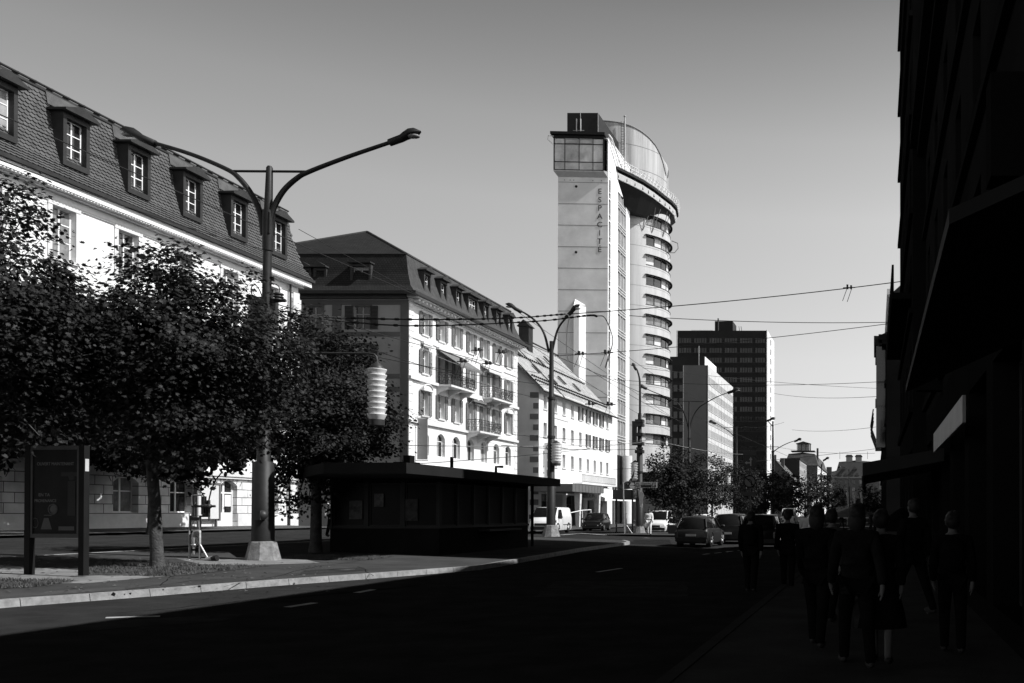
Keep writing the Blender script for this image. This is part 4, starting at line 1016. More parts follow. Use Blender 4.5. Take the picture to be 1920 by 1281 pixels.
def turret(t):
    m = MB()
    for x in (-49, -46.4, -43.6, -41): m.box(x - .2, x + .2, 590, 590.4, 41.2, 45.6); m.box(x - .2, x + .2, 597, 597.4, 41.2, 45.6)
    m.prism([(-50, 589.5, 45.6), (-40.4, 589.5, 45.6), (-45.2, 589.5, 47)], (0, 8.5, 0)); m.box(-53, -38, 590, 600, 40.6, 41.2)
    part(t, 'roof_pavilion', m, dark_metal); part(t, 'glass', MB().box(-48.6, -41.6, 593, 593.2, 41.2, 45.6), glass_pale)
    m = MB()
    for z in (14.5, 20.5, 26): m.box(-36, -34.6, 592, 640, z, z + .25); m.box(-34.7, -34.6, 592, 640, z + .25, z + 1.3)
    part(t, 'balcony', m, dark_metal); part(t, 'chimney', MB().box(-37.5, -36.3, 602, 604, 34, 43.5), dkf)
far_house('corner_mansard_house', 'tall mansard house with roof pavilion and balconied white flank far down the avenue', -56.5, -36, 588, 700, 31.6, 40, plaster, dkf, M('far_mansard', .07, .8, .3, .5), kind='mansard', nrow=5, ncol=14, extra=turret)
far_house('low_gabled_house', 'low house with a dark gable roof in front of the far mansard house', -52, -36.2, 530, 572, 18.5, 25, plaster, dkf, M('far_dark_roof', .06, .8, .2, .5), ncol=6, nrow=3)
far_house('roofed_annex', 'last narrow house of the row with grey roof sloping beside the hill', -46, -34.5, 715, 790, 22, 33, M('annex_pale', .2), dkf, grf, ncol=8, nrow=3,
          extra=lambda t: part(t, 'chimney', MB().box(-37, -33, 716, 719, 24, 37), dkf))
def chim(t):
    m = MB()
    for x in (-14.3, -9.0): m.box(x - 1.75, x + 1.75, 524, 528, 28.5, 33.2)
    o = part(t, 'chimney', m, M('chimney_pale', .25, .8, .1)); m = MB()
    for x in (-14.3, -9.0): m.prism([(x - 2.2, 523.5, 33.3), (x + 2.2, 523.5, 33.3), (x + 1.4, 523.5, 34.4), (x - 1.4, 523.5, 34.4)], (0, 5, 0))
    part(o, 'chimney_cap', m, dkf)
    for x, z in ((-17.2, 25.9), (-10.8, 25.9), (-19.2, 22.4), (-16, 22.4), (-12.8, 22.4), (-9.7, 22.4)):
        m = MB(); m.prism([(x - 1.1, 519.6, z), (x + 1.1, 519.6, z), (x, 519.6, z + 1.7)], (0, 5, 0)); part(t, 'dormer', m, dkf)
    m = MB()
    for x in (-19.6, -4.0): m.tube([(x, 525, 32), (x, 525, 36.2)], .1, 4)
    part(t, 'finial', m, dark_metal)
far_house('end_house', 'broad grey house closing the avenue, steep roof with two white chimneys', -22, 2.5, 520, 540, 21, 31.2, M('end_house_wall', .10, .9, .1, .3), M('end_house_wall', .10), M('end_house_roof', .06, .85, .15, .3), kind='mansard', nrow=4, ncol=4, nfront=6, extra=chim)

# ------------------------------------------------------------------ shaded row on the right
def right_house(name, label, X, y0, y1, H, wall, nrow, bayw=3.2, front=False, x2=14, roofz=3.0, seed=1, details=None, cornice=.5, ground=4.6):
    t = thing(name, ((X + x2) / 2, (y0 + y1) / 2, 0), label, 'building'); L = y1 - y0
    F = Fac(t, X, y1, 0, R(-90)); n = max(1, int(L / bayw)); dz = (H - ground - .8) / nrow
    hs = [(L * (i + .5) / n, ground + .6 + dz * j, 1.15, dz * .6) for i in range(n) for j in range(nrow)]
    F.add('street_wall', wall_mb(0, L, ground, H, hs, .3), wall)
    sh = [(L * (i + .5) / n, .45, L / n * .78, ground - 1.3) for i in range(n)]
    F.add('shop_wall', wall_mb(0, L, -.2, ground, sh, .4), darkwall)
    for u, v, ww, hh in hs: window(F, u, v, ww, hh, nx=1, bars=(.68,), depth=.26, bw=.06, fr=M('frame_dim', .05), sill=darkwall)
    for u, v, ww, hh in sh: window(F, u, v, ww, hh, nx=1, bars=(.8,), depth=.36, fr=dark_metal, name='shop_window')
    m = MB(); m.box(-.05, L + .05, -cornice, 0, H - .35, H); m.box(0, L, -cornice * .55, 0, H - .6, H - .35)
    for j in range(nrow): m.box(0, L, -.12, -.003, ground + .25 + dz * j, ground + .42 + dz * j)
    F.add('cornice', m, wall)
    part(t, 'near_wall', MB().box(X + .003, x2, y0, y0 + .3, -.2, H), wall); part(t, 'far_wall', MB().box(X + .003, x2, y1 - .3, y1, -.2, H), wall)
    part(t, 'rear_wall', MB().box(x2, x2 + .3, y0, y1, -.2, H), wall)
    m = MB(); m.prism([(X - .3, y0, H + .002), (x2 + .3, y0, H + .002), (x2 - 3, y0, H + roofz), (X + 3, y0, H + roofz)], (0, L, 0)); part(t, 'roof', m, M('right_roof', .03, .9, .2))
    if details: details(t, F, L)
    return t
def det1(t, F, L):
    m = MB()
    for y in (16.8,): m.box(1.28, 1.33, 13.6, 20.3, 3.02, 3.42)
    part(t, 'fascia_sign', m, M('shop_sign_pale', .28, .5, .15, 1)); 
    m = MB(); m.prism([(1.6, 3, 3.3), (1.6, 7.2, 3.3), (.24, 7.2, 2.68), (.24, 3, 2.68)], (0, 0, -.05)); part(t, 'awning', m, M('dark_awning', .03, .9))
    m = MB(); m.prism([(1.6, 21.5, 3.2), (1.6, 27.5, 3.2), (-.28, 27.5, 2.85), (-.28, 21.5, 2.85)], (0, 0, -.3)); m.box(-.3, -.26, 21.5, 27.5, 2.3, 2.55); part(t, 'awning', m, M('dark_awning', .03, .9))
    for y, h_ in ((7.5, .5), (13.0, .2)): part(t, 'chimney', MB().box(4.3, 5.0, y, y + 1.3, 15.2, 15.9 + h_).box(4.2, 5.1, y - .1, y + 1.4, 15.9 + h_, 16.02 + h_), darkwall)  # unseen chimneys, added to break the straight roof shadow on the road
    for k in range(3): part(t, 'console', MB().box(1.0, 1.6, 22 - k * 7, 22.35 - k * 7, 4.6, 5.5), darkwall)
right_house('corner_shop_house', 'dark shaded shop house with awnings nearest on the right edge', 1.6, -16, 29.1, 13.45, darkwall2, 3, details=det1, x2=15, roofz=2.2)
def det2(t, F, L):
    for k in range(6): part(t, 'pilaster', MB().box(1.6 + k * 1.3, 2.2 + k * 1.3, 28.95, 29.09, 14.5, 26), darkwall)
    m = MB(); m.box(.55, 1.2, 30, 42, 8.6, 8.8); m.box(.55, .62, 30, 42, 8.8, 9.7); part(t, 'balcony', m, darkwall)
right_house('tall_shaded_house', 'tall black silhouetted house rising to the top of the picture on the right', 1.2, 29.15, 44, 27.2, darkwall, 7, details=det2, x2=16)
def det3(t, F, L):
    m = MB(); m.box(-.05, .7, 61, 66, 12.7, 13.3); part(t, 'bay_roof', m, zinc)
    m = MB(); m.box(.1, .7, 61.2, 65, 6, 12.7); part(t, 'bay_window', m, glass); o = MB()
    for z in (6, 9, 12): o.box(.04, .1, 61.2, 65, z, z + .2)
    part(t, 'bay_frame', o, M('frame_dim', .05))
    m = MB(); 
    for k in range(4): m.tube([(.15, 70 + k * 3, 7), (-.3, 70 + k * 3, 8.2), (-.1, 70 + k * 3, 9.5)], .05, 5)
    part(t, 'sign_bracket', m, dark_metal)
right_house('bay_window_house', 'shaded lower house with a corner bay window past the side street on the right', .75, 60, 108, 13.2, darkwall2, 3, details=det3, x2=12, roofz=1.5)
def det4(t, F, L):
    m = MB(); m.box(1.5, 2.2, 112.2, 150, 28.0, 28.7); m.box(1.8, 2.2, 112.1, 150, 24.5, 25.2); part(t, 'white_cornice', m, concrete_w)
right_house('white_cornice_house', 'farther tall house showing a white cornice above the bay window house', 2.2, 112, 150, 28.0, M('far_right_wall', .3), 6, details=det4, x2=16)
right_house('distant_right_house', 'most distant house of the shaded right hand row', 3.5, 155, 300, 17.0, darkwall2, 4, bayw=6, x2=20)

# ------------------------------------------------------------------ kiosk on the island
def kiosk():
    t = thing('kiosk', (-15.8, 33.8, .3), 'long dark flat roofed kiosk with overhanging roof on the traffic island', 'kiosk')
    kd = M('kiosk_panel', .012, .9, .2, 2, spec=.02); kf = M('kiosk_frame', .02, .5, .1); x0, x1, y0, y1 = -17.5, -14.0, 30.0, 37.7; zb = .25
    m = MB(); m.box(x0, x1, y0, y0 + .1, zb, 1.25); m.box(x1 - .1, x1, y0 + .1, y1, zb, 1.25); m.box(x0, x0 + .1, y0 + .1, y1, zb, 2.8); m.box(x0 + .1, x1 - .1, y1 - .1, y1, zb, 2.8)
    part(t, 'wall', m, kd)
    def strip_(x, y, L, rz):
        F = Fac(t, x, y, 0, rz); n = int(L / 1.15)
        for k in range(n): window(F, L * (k + .5) / n, 1.27, L / n - .14, 1.4, nx=0, bars=(), fr=kf, gl=M('kiosk_glass', .006, .35, .3, 2, spec=.12), depth=.04, bw=.045, centre=False)
        for k in range(n + 1): F.add('mullion', MB().box(max(0, L * k / n - .06), min(L, L * k / n + .06), .0, .1, 1.252, 2.7), kf)
    strip_(x0, y0, x1 - x0, 0); strip_(x1, y0 + .12, y1 - y0 - .12, R(90))
    part(t, 'sill_band', MB().box(x0 - .03, x1 + .05, y0 - .05, y0 + .1, 1.2, 1.268).box(x1 + .001, x1 + .05, y0 + .1, y1, 1.2, 1.268), kf)
    part(t, 'header', MB().box(x0, x1, y0, y1, 2.7, 2.8), kd)
    m = MB(); m.prism([(-15.3, 25.9, 2.8), (-13.0, 25.9, 2.8), (-13.0, 38.6, 2.8), (-18.0, 38.6, 2.8), (-18.0, 29.2, 2.8)], (0, 0, .3)); rf = part(t, 'roof', m, M('kiosk_roof', .012, .95, .2))
    for m in (MB().box(-14.3, -14.1, 28.3, 28.6, 3.1, 3.45), MB().tube([(-13.6, 30, 3.1), (-13.6, 30, 3.5)], .05, 6), MB().tube([(-13.8, 34, 3.1), (-13.8, 34, 3.38), (-13.55, 34, 3.38)], .05, 6), MB().box(-16, -15.4, 31, 31.6, 3.1, 3.4)): part(rf, 'roof_vent', m, kd)
    for x, y in ((-14.05, 38.3), (-15.6, 38.3)): part(t, 'post', MB().tube([(x, y, .3), (x, y, 2.8)], .06, 8), kd)
    for x, y, z, w_, h_, v in ((-16.9, y0, 1.5, .42, .6, .10), (-15.2, y0, 1.45, .5, .7, .06), (-16.1, y0, 1.9, .3, .42, .14)): part(t, 'notice', MB().box(x, x + w_, y + .02, y + .035, z, z + h_), M('notice_%d' % int(v * 100), v, .8, .5, 6))
    part(t, 'counter', MB().box(-13.99, -13.6, 33, 36, 1.05, 1.12), kf)
kiosk()

# ------------------------------------------------------------------ advertising panel
def ad_panel():
    bl, br = g2(50, 1077), g2(158, 1082); t = thing('advertising_panel', (bl + br) / 2, 'dark poster panel on two posts standing on the paved strip at the left', 'poster panel')
    d = (br - bl); W = d.length; rz = atan2(d.y, d.x); F = Fac(t, bl.x, bl.y, bl.z, rz)
    for u in (0, W - .08): F.add('post', MB().box(u, u + .12, -.06, .06, -.02, 2.62), M('panel_post', .014, .7, .1, spec=.08))
    fr = F.add('frame', MB().box(.12, W - .08, -.05, .05, .75, .83).box(.12, W - .08, -.05, .05, 2.54, 2.62).box(.12, .17, -.05, .05, .83, 2.54).box(W - .13, W - .08, -.05, .05, .83, 2.54), dark_metal)
    p = F.add('poster', MB().box(.17, W - .13, -.03, .03, .83, 2.54), M('poster_dark', .014, .5, .3, 2, spec=.08))
    F2 = lambda u, v: (u, -.035, v)
    g = M('poster_print', .15, .5, .1); g1 = M('poster_print_dim', .07, .5, .2)
    lettering(p, 'OUVERT MAINTENANT', .092, g, F2(W / 2 + .02, 2.25), 0, .002, sx=.86)
    lettering(p, 'EN TA', .09, g, F2(.42, 1.62), 0, .002); lettering(p, 'PROVENANCE', .085, g, F2(.45, 1.50), 0, .002, sx=.9)
    m = MB(); m.tube([(.62 + .1 * cos(a * pi / 8), -.033, 1.33 + .1 * sin(a * pi / 8)) for a in range(17)], .015, 4); m.ell((.62, -.025, 1.33), .1, .01, .1, 16, 4)
    m.prism([(.35, -.031, .92), (.6, -.031, .92), (.52, -.031, 1.15), (.42, -.031, 1.15)], (0, -.004, 0)); m.box(.75, W - .2, -.036, -.031, .9, .98); m.box(.42, .6, -.036, -.031, 1.2, 1.215)
    m.tube([(.22 + .07 * cos(a * pi / 6), -.033, 1.05 + .1 * sin(a * pi / 6)) for a in range(13)], .008, 4)
    lpart(p, 'printed_shapes', m, g1)
    m = MB(); m.box(.95, 1.12, -.036, -.031, 1.2, 1.9); m.ell((1.03, -.028, 2.0), .08, .01, .1, 12, 4); m.box(.8, 1.28, -.036, -.032, 2.0, 2.08); lpart(p, 'printed_picture', m, M('poster_ink', .03))
    s = F.add('side_sticker', MB().box(W + .041, W + .045, -.04, .04, 2.1, 2.35), M('sticker', .55))
ad_panel()

# ------------------------------------------------------------------ standpipe
def standpipe():
    b = g2(382, 1051); t = thing('standpipe', b, 'galvanised standpipe frame with valves and a curved hose between tree and lamp post', 'standpipe'); x, y, z = b; s = 1 / 69.0
    def q(px, py, d=0): return (x + (px - 382) * s, y + d, z + (1051 - py) * s)
    m = MB(); r = .028
    m.tube([q(356, 1050), q(357, 970), q(375, 970), q(375, 1048)], r, 6); m.tube([q(361, 970), q(361, 933), q(378, 933)], r, 6); m.tube([q(366, 970), q(366, 935)], .018, 6)
    m.tube([q(359, 990), q(366, 990)], .02, 6); m.tube([q(367, 1008), q(391, 1050)], .025, 6); m.tube([q(352, 1050), q(410, 1050)], .03, 6)
    for a, c in ((356, 1050), (391, 1050)): m.ell(q(a, c), .05, .05, .03)
    part(t, 'frame', m, steel)
    m = MB(); m.tube([q(375, 998), q(366, 999), q(364, 1006), q(364, 1020)], .055, 8); m.tube([q(364, 1020), q(364, 1030)], .04, 8); m.ell(q(364, 1023), .075, .075, .05); m.tube([q(364, 1034), q(365, 1040)], .04, 8)
    m.tube([q(392, 1049, -.1), q(410, 1045, -.1)], .06, 8); part(t, 'pipe_elbow', m, steel)
    m = MB(); m.box(*[v for v in (q(379, 0)[0], q(384, 0)[0])], y - .05, y + .05, q(0, 968)[2], q(0, 935)[2]); m.tube([q(360, 953), q(402, 953)], .035, 6)
    for a in (381, 386, 391): m.tube([q(a, 972), q(a, 942)], .03, 6); m.ell(q(a, 953), .07, .07, .07)
    m.tube([q(378, 971), q(391, 971), q(392, 979)], .03, 6); m.box(q(360, 0)[0], q(375, 0)[0], y - .02, y + .02, q(0, 979)[2], q(0, 973)[2]); part(t, 'valves', m, dark_metal)
    m = MB(); pts = [q(390, 960), q(391, 940), q(395, 923), q(403, 905), q(415, 890)]; m.tube(pts, .016, 6); m.tube([q(385, 950), q(382, 935), q(375, 925), q(365, 918)], .014, 6); part(t, 'hose', m, rubber)
    m = MB(); m.tube([q(403, 1048, -.1), q(411, 1046, -.1)], .08, 8); part(t, 'hose_coupling', m, rubber)
standpipe()
sg = thing('information_board', (-33.85, 47.3, .9), 'pale framed notice board standing against the stone facade left of the door', 'notice board')
part(sg, 'board', MB().box(-33.9, -33.8, 46.6, 48.1, 1.4, 3.15), sign_w); part(sg, 'board_frame', MB().box(-33.92, -33.76, 46.5, 46.6, 1.3, 3.25).box(-33.92, -33.76, 48.1, 48.2, 1.3, 3.25).box(-33.92, -33.76, 46.6, 48.1, 3.15, 3.25), grey_paint)
for yy in (46.7, 48.0): part(sg, 'leg', MB().box(-33.9, -33.82, yy - .03, yy + .03, .9, 1.4), grey_paint)

# ------------------------------------------------------------------ street lamps
def lamp_head(parent, base, tip, s=1.0, lit=False):
    """cobra head: neck box and drop shaped bowl from base to tip"""
    base, tip = Vector(base), Vector(tip); d = (tip - base); L = d.length; d.normalize(); side = Vector((0, 1, 0)); up = side.cross(d); up = -up if up.z < 0 else up
    def ring(t, wd, hu, hd): c = base + d * (L * t); return [c + side * (wd * cos(a)) + up * ((hu if sin(a) > 0 else hd) * sin(a)) for a in [k * pi / 6 for k in range(12)]]
    sts = [(0, .07, .06, .06), (.02, .10, .09, .10), (.40, .11, .10, .10), (.52, .14, .14, .07), (.70, .17, .18, .05), (.86, .15, .15, .04), (1, .03, .03, .02)]
    m = MB(); V = []
    for t, a, b, c in sts: V += ring(t, a * s, b * s, c * s)
    n = 12; m.add(V, [(i * n + k, i * n + (k + 1) % n, (i + 1) * n + (k + 1) % n, (i + 1) * n + k) for i in range(len(sts) - 1) for k in range(n)] + [tuple(range(n))], True)
    h = part(parent, 'lamp_head', m, pole_paint)
    g = MB(); c = base + d * (L * .73) - up * .045 * s
    for k in range(1): g.ell(c, L * .22, .13 * s, .06 * s, 12, 6)
    part(h, 'lamp_glass', g, M('lamp_bowl_glass', .25, .2, .1))
def footing(parent, p, a0, a1, h):
    m = MB(); n = 8; V = []
    for rr_, z in ((a0, -.05), (a0 * .95, .02), (a1, h), (a1 * .92, h + .03)):
        for k in range(n): q = pi / 8 + k * pi / 4; V.append((p.x + rr_ * cos(q) * 1.08, p.y + rr_ * sin(q) * 1.08, p.z + z))
    m.add(V, [(i * n + k, i * n + (k + 1) % n, (i + 1) * n + (k + 1) % n, (i + 1) * n + k) for i in range(3) for k in range(n)] + [tuple(3 * n + k for k in range(n))])
    part(parent, 'footing', m, conc_base)
def smooth(pts, n=6):
    P = [Vector(p) for p in pts]; out = []
    for i in range(len(P) - 1):
        p0, p1, p2, p3 = P[max(0, i - 1)], P[i], P[i + 1], P[min(len(P) - 1, i + 2)]
        for k in range(n):
            t = k / n; out.append(.5 * ((2 * p1) + (-p0 + p2) * t + (2 * p0 - 5 * p1 + 4 * p2 - p3) * t * t + (-p0 + 3 * p1 - 3 * p2 + p3) * t ** 3))
    out.append(P[-1]); return out
def big_lamp():
    p = gp(493, 1050, KL); Y = p.y; t = thing('street_lamp', p, 'tallest double armed street lamp on a concrete footing before the mansard building', 'street lamp', 'double armed street lamps along the avenue')
    q = lambda x, y, d=0: tuple(pix(x, y, Y) + Vector((0, d, 0)))
    footing(t, p, .42, .30, .48)
    zt = q(500, 315)[2]; x, y = p.x, p.y; z0 = p.z + .45
    z1 = q(493, 868)[2]; z2 = q(495, 770)[2]; z3 = q(497, 560)[2]; z4 = q(498, 400)[2]
    m = MB(); m.tube([(x, y, z0), (x, y, z1), (x, y, z1 + .05), (x, y, z2), (x + .03, y, z2 + .1), (x + .05, y, z3), (x + .06, y, z3 + .05), (x + .09, y, z4), (x + .12, y, zt), (x + .12, y, zt + .05)], [.27, .26, .165, .16, .13, .125, .11, .105, .08, .05], 20)
    part(t, 'pole', m, pole_paint)
    part(t, 'collar', MB().tube([(x, y, z2 - .1), (x, y, z2 + .12)], .18, 16), pole_paint); part(t, 'collar', MB().tube([(x, y, z2 + 1.6), (x, y, z2 + 1.68)], .15, 16), pole_paint)
    m = MB(); m.box(x + .05, x + .2, y - .12, y + .12, q(0, 440)[2], q(0, 400)[2]); m.tube([(x + .08, y, q(0, 470)[2]), (x + .09, y, q(0, 395)[2])], [.13, .14], 12); part(t, 'collar', m, pole_paint)
    for s_, pts, hb, ht in ((1, [(503, 440), (510, 398), (530, 360), (556, 335), (580, 322), (650, 295), (735, 266)], (729, 268), (789, 247)), (-1, [(494, 440), (488, 400), (470, 362), (447, 333), (424, 317), (360, 290), (285, 267)], (292, 270), (226, 243))):
        m = MB(); P = smooth([q(*a) for a in pts]); m.tube(P, [.085 - .035 * i / len(P) for i in range(len(P))], 10); a = part(t, 'arm', m, pole_paint); lamp_head(a, q(*hb), q(*ht))
    part(t, 'tie_bar', MB().tube([q(430, 321), q(578, 322)], .035, 8), pole_paint)
    m = MB(); m.tube([q(497, 662), q(690, 663), q(701, 664), q(706, 669), q(707, 678)], [.03, .03, .028, .028, .028], 8); part(t, 'lantern_bracket', m, dark_metal)
    m = MB(); m.box(x - .28, x + .22, y - .24, y + .24, q(0, 625)[2], q(0, 560)[2]); m.tube([q(482, 620), q(482, 655)], .12, 8); m.box(q(468, 0)[0], q(480, 0)[0], y - .2, y + .1, q(0, 660)[2], q(0, 603)[2]); m.tube([q(478, 613), q(515, 613)], .04, 6)
    m.tube([(x, y, q(0, 700)[2]), (x, y, q(0, 625)[2])], [.17, .2], 12); part(t, 'cable_clamp', m, dark_metal)
    m = MB()
    for c, r in (((471, 560), 8), ((522, 556), 8)):
        for k in range(3): m.lathe([(.02, 0), (.16 - k * .02, .02), (.14 - k * .02, .09), (.02, .1)], *q(c[0], c[1])[:2], 10) if 0 else m.ell(q(c[0], c[1] - 4 + k * 5), .14 - k * .01, .14, .05, 10, 5)
        m.tube([q(c[0] - 12, c[1] + 8), q(c[0] + 14, c[1] + 8)], .045, 6)
    m.tube(smooth([q(472, 552), q(471, 540), q(478, 534), q(487, 545), q(492, 560)]), .014, 5); m.tube(smooth([q(524, 550), q(523, 538), q(512, 532), q(502, 538), q(499, 556)]), .014, 5)
    m.tube([q(466, 565), q(492, 566)], .05, 6); m.tube([q(500, 566), q(534, 563)], .05, 6); part(t, 'insulator', m, dark_metal)
    m = MB(); m.tube([q(506, 1030), q(507, 975), q(505, 960)], .03, 8); part(t, 'conduit', m, steel); m = MB(); m.box(q(501, 0)[0], q(512, 0)[0], y - .42, y - .2, q(0, 975)[2], q(0, 958)[2]); m.ell(q(505, 966, -.3), .14, .12, .13); part(t, 'junction_box', m, dark_metal)
    return t, q, Y
lamp1, q1, Y1 = big_lamp()

def lantern(top, n, r, h, label, name='hanging_lantern'):
    """stack of white rings under a dark cap"""
    t = thing(name, top, label, 'lantern', 'white ringed lanterns hung from the lamp posts'); x, y, z = top
    prof = [(.02, z), (r * .25, z - h * .03), (r * .55, z - h * .07), (r * .8, z - h * .12), (r * .8, z - h * .13), (.02, z - h * .13)]
    part(t, 'cap', MB().lathe(prof, x, y, 18), dark_metal)
    z0 = z - h * .13; hh = h * .80 / n; rings = []
    for k in range(n):
        a = z0 - k * hh; m = MB(); m.lathe([(r * .74, a - hh), (r * .80, a - hh * .8), (r * .97, a - hh * .18), (r, a - hh * .06), (r * .98, a), (r * .6, a + .002)], x, y, 22); rings.append(part(t, 'ring', m, lantern_m))
    part(t, 'foot', MB().lathe([(r * .78, z0 - n * hh - h * .09), (r * .8, z0 - n * hh)], x, y, 18), dark_metal)
    return t
lantern(Vector(q1(707, 677)), 9, .245, 1.72, 'large nearest white ringed lantern hanging right of the tall street lamp')

def fork_lamp(px, py, Y, topy, arms, label, bar=None, thick=.13, foot=True, hs=1.0, lift=KL, extra=None):
    p = pix(px, py, Y); p.z = G(p.x, p.y) + lift
    t = thing('street_lamp', p, label, 'street lamp', 'double armed street lamps along the avenue'); q = lambda x, y: tuple(pix(x, y, Y))
    if foot: footing(t, p, .45, .3, .55)
    x, y = p.x, p.y; zt = q(px, topy)[2]; H = zt - p.z
    m = MB(); m.tube([(x, y, p.z), (x, y, p.z + H * .28), (x, y, p.z + H * .285), (x, y, p.z + H * .7), (x, y, p.z + H * .705), (x, y, zt)], [thick * 1.9, thick * 1.8, thick * 1.45, thick * 1.3, thick * 1.05, thick * .8], 14)
    for k in (.28, .5, .7): m.tube([(x, y, p.z + H * k), (x, y, p.z + H * k + .14)], thick * (2.0 if k < .3 else 1.6), 12)
    part(t, 'pole', m, pole_paint)
    for pts, hb, ht in arms:
        m = MB(); P = smooth([q(*a) for a in pts]); m.tube(P, [thick * .55 - thick * .25 * i / len(P) for i in range(len(P))], 8); a = part(t, 'arm', m, pole_paint)
        if hb: lamp_head(a, q(*hb), q(*ht), hs)
    if bar: part(t, 'tie_bar', MB().tube([q(*bar[0]), q(*bar[1])], .04, 6), pole_paint)
    if extra: part(t, 'cable_clamp', extra(q, x, y), dark_metal)
    return t
fork_lamp(1033, 1008, 51, 640, [([(1035, 660), (1045, 620), (1058, 600), (1070, 590)], (1060, 596), (1087, 571)), ([(1029, 660), (1020, 625), (1005, 603), (985, 588), (972, 582)], (978, 585), (948, 570))],
          'forked street lamp on a concrete footing at the island tip before the white bank')
def cl(q, x, y):
    m = MB()
    for pyy in (850, 835, 818, 800, 793): m.box(x - .3, x + .3, y - .3, y + .3, q(0, pyy)[2], q(0, pyy - 6)[2])
    m.box(q(1188, 0)[0], q(1195, 0)[0], y - .2, y + .2, q(0, 835)[2], q(0, 790)[2]); return m
fork_lamp(1199, 1003, 72, 775, [([(1200, 790), (1200, 730), (1199, 710), (1195, 695), (1192, 690)], (1193, 694), (1185, 681))], 'thick pole with clamped cables and a small curved lamp by the direction sign', thick=.17, extra=cl)
fork_lamp(1292, 1000, 92, 752, [([(1293, 810), (1298, 785), (1310, 765), (1325, 755), (1345, 744), (1368, 735)], (1364, 737), (1388, 729)), ([(1291, 808), (1285, 782), (1272, 757), (1250, 745), (1225, 735), (1210, 728)], (1213, 729), (1199, 724))], 'double armed street lamp rising from the trees in front of the office block', bar=((1265, 752), (1320, 753)), thick=.12, foot=False, hs=1.5)
fork_lamp(1381, 990, 130, 800, [([(1381, 830), (1373, 815), (1358, 803), (1340, 792)], (1343, 794), (1329, 790))], 'thin street lamp before the black high-rise with one arm to the left', bar=((1358, 802), (1395, 802)), thick=.12, foot=False, hs=1.6)
fork_lamp(1449, 990, 125, 790, [([(1449, 850), (1453, 845), (1465, 837), (1480, 830), (1490, 827)], (1489, 828), (1503, 823)), ([(1449, 800), (1440, 790), (1438, 789)], (1436, 790), (1454, 784))], 'street lamp against the white flank of the high-rise with one long arm to the right', bar=((1405, 838), (1460, 838)), thick=.13, foot=False, hs=1.4)
fork_lamp(1540, 985, 190, 870, [([(1540, 890), (1541, 875), (1544, 864)], (1543, 864), (1555, 858))], 'small street lamp in front of the far mansard house', thick=.12, foot=False, hs=1.9)
fork_lamp(1592, 985, 210, 880, [([(1575, 880), (1565, 884), (1555, 888)], None, None), ([(1592, 890), (1590, 880), (1578, 875), (1572, 877)], (1571, 878), (1576, 874))], 'most distant street lamp before the grey end house', thick=.1, foot=False, hs=1.6)

lantern(pix(1191, 863, 72), 7, .36, 1.7, 'white ringed lantern hanging on the thick clamped pole')
lantern(pix(1364, 882, 95), 7, .36, 1.75, 'white ringed lantern hanging among the middle trees')
lantern(pix(1043, 826, 51), 7, .3, 1.35, 'white ringed lantern hanging against the white bank facade')
for k, (x, y, Y, s_) in enumerate(((1445, 900, 150, .35), (1500, 915, 170, .35))):
    lantern(pix(x, y, Y), 6, .4, 1.9, ['dim ringed lantern hanging below the high-rise flank', 'dim ringed lantern hanging before the far gabled houses'][k])

# ------------------------------------------------------------------ overhead wires
def wire(pts, r, label, name='overhead_wire', beads=None, sag=0.0, mat=wire_m, fittings=None):
    P = [pix(*p) for p in pts]
    if sag and len(P) == 2: P = [P[0].lerp(P[1], k / 12) - Vector((0, 0, sag * 4 * (k / 12) * (1 - k / 12))) for k in range(13)]
    elif len(P) > 2: P = smooth(P, 5)
    c = P[0]; t = MB(); t.tube(P, r, 5)
    if beads:
        for k in range(beads):
            i = int(k * (len(P) - 1) / max(1, beads)); a, b = P[i], P[i + 1]; f = (k * (len(P) - 1) / max(1, beads)) - i; u = (b - a).normalized() * (r * 3); t.tube([a.lerp(b, f) - u, a.lerp(b, f) + u], r * 1.9, 5)
    return single(name, t, mat, c, label, 'wire', 'overhead trolley wires and span wires')
wire([(545, 592, 28), (760, 599, 32), (950, 597, 37), (1060, 589, 41)], .024, 'upper thick beaded feeder rod ending beside the forked lamp', beads=26)
wire([(551, 591, 28), (760, 611, 32), (1000, 603, 39), (1100, 592, 41), (1118, 593, 41.3)], .024, 'lower thick beaded feeder rod ending before the tower', beads=26)
wire([(551, 590, 28), (546, 597, 28), (540, 615, 28), (533, 645, 28)], .03, 'bent cable end hanging from the feeder rods right of the tall lamp')
wire([(1060, 589, 41), (1067, 594, 41), (1063, 620, 41.2), (1062, 655, 41.2), (1066, 680, 41.3)], .024, 'white drop cable hanging from the upper feeder rod', mat=white_paint)
wire([(1118, 593, 41.3), (1132, 594, 41.5), (1142, 612, 42), (1149, 638, 42), (1143, 665, 42), (1135, 690, 42)], .024, 'curved drop cable hanging from the lower feeder rod', mat=steel)
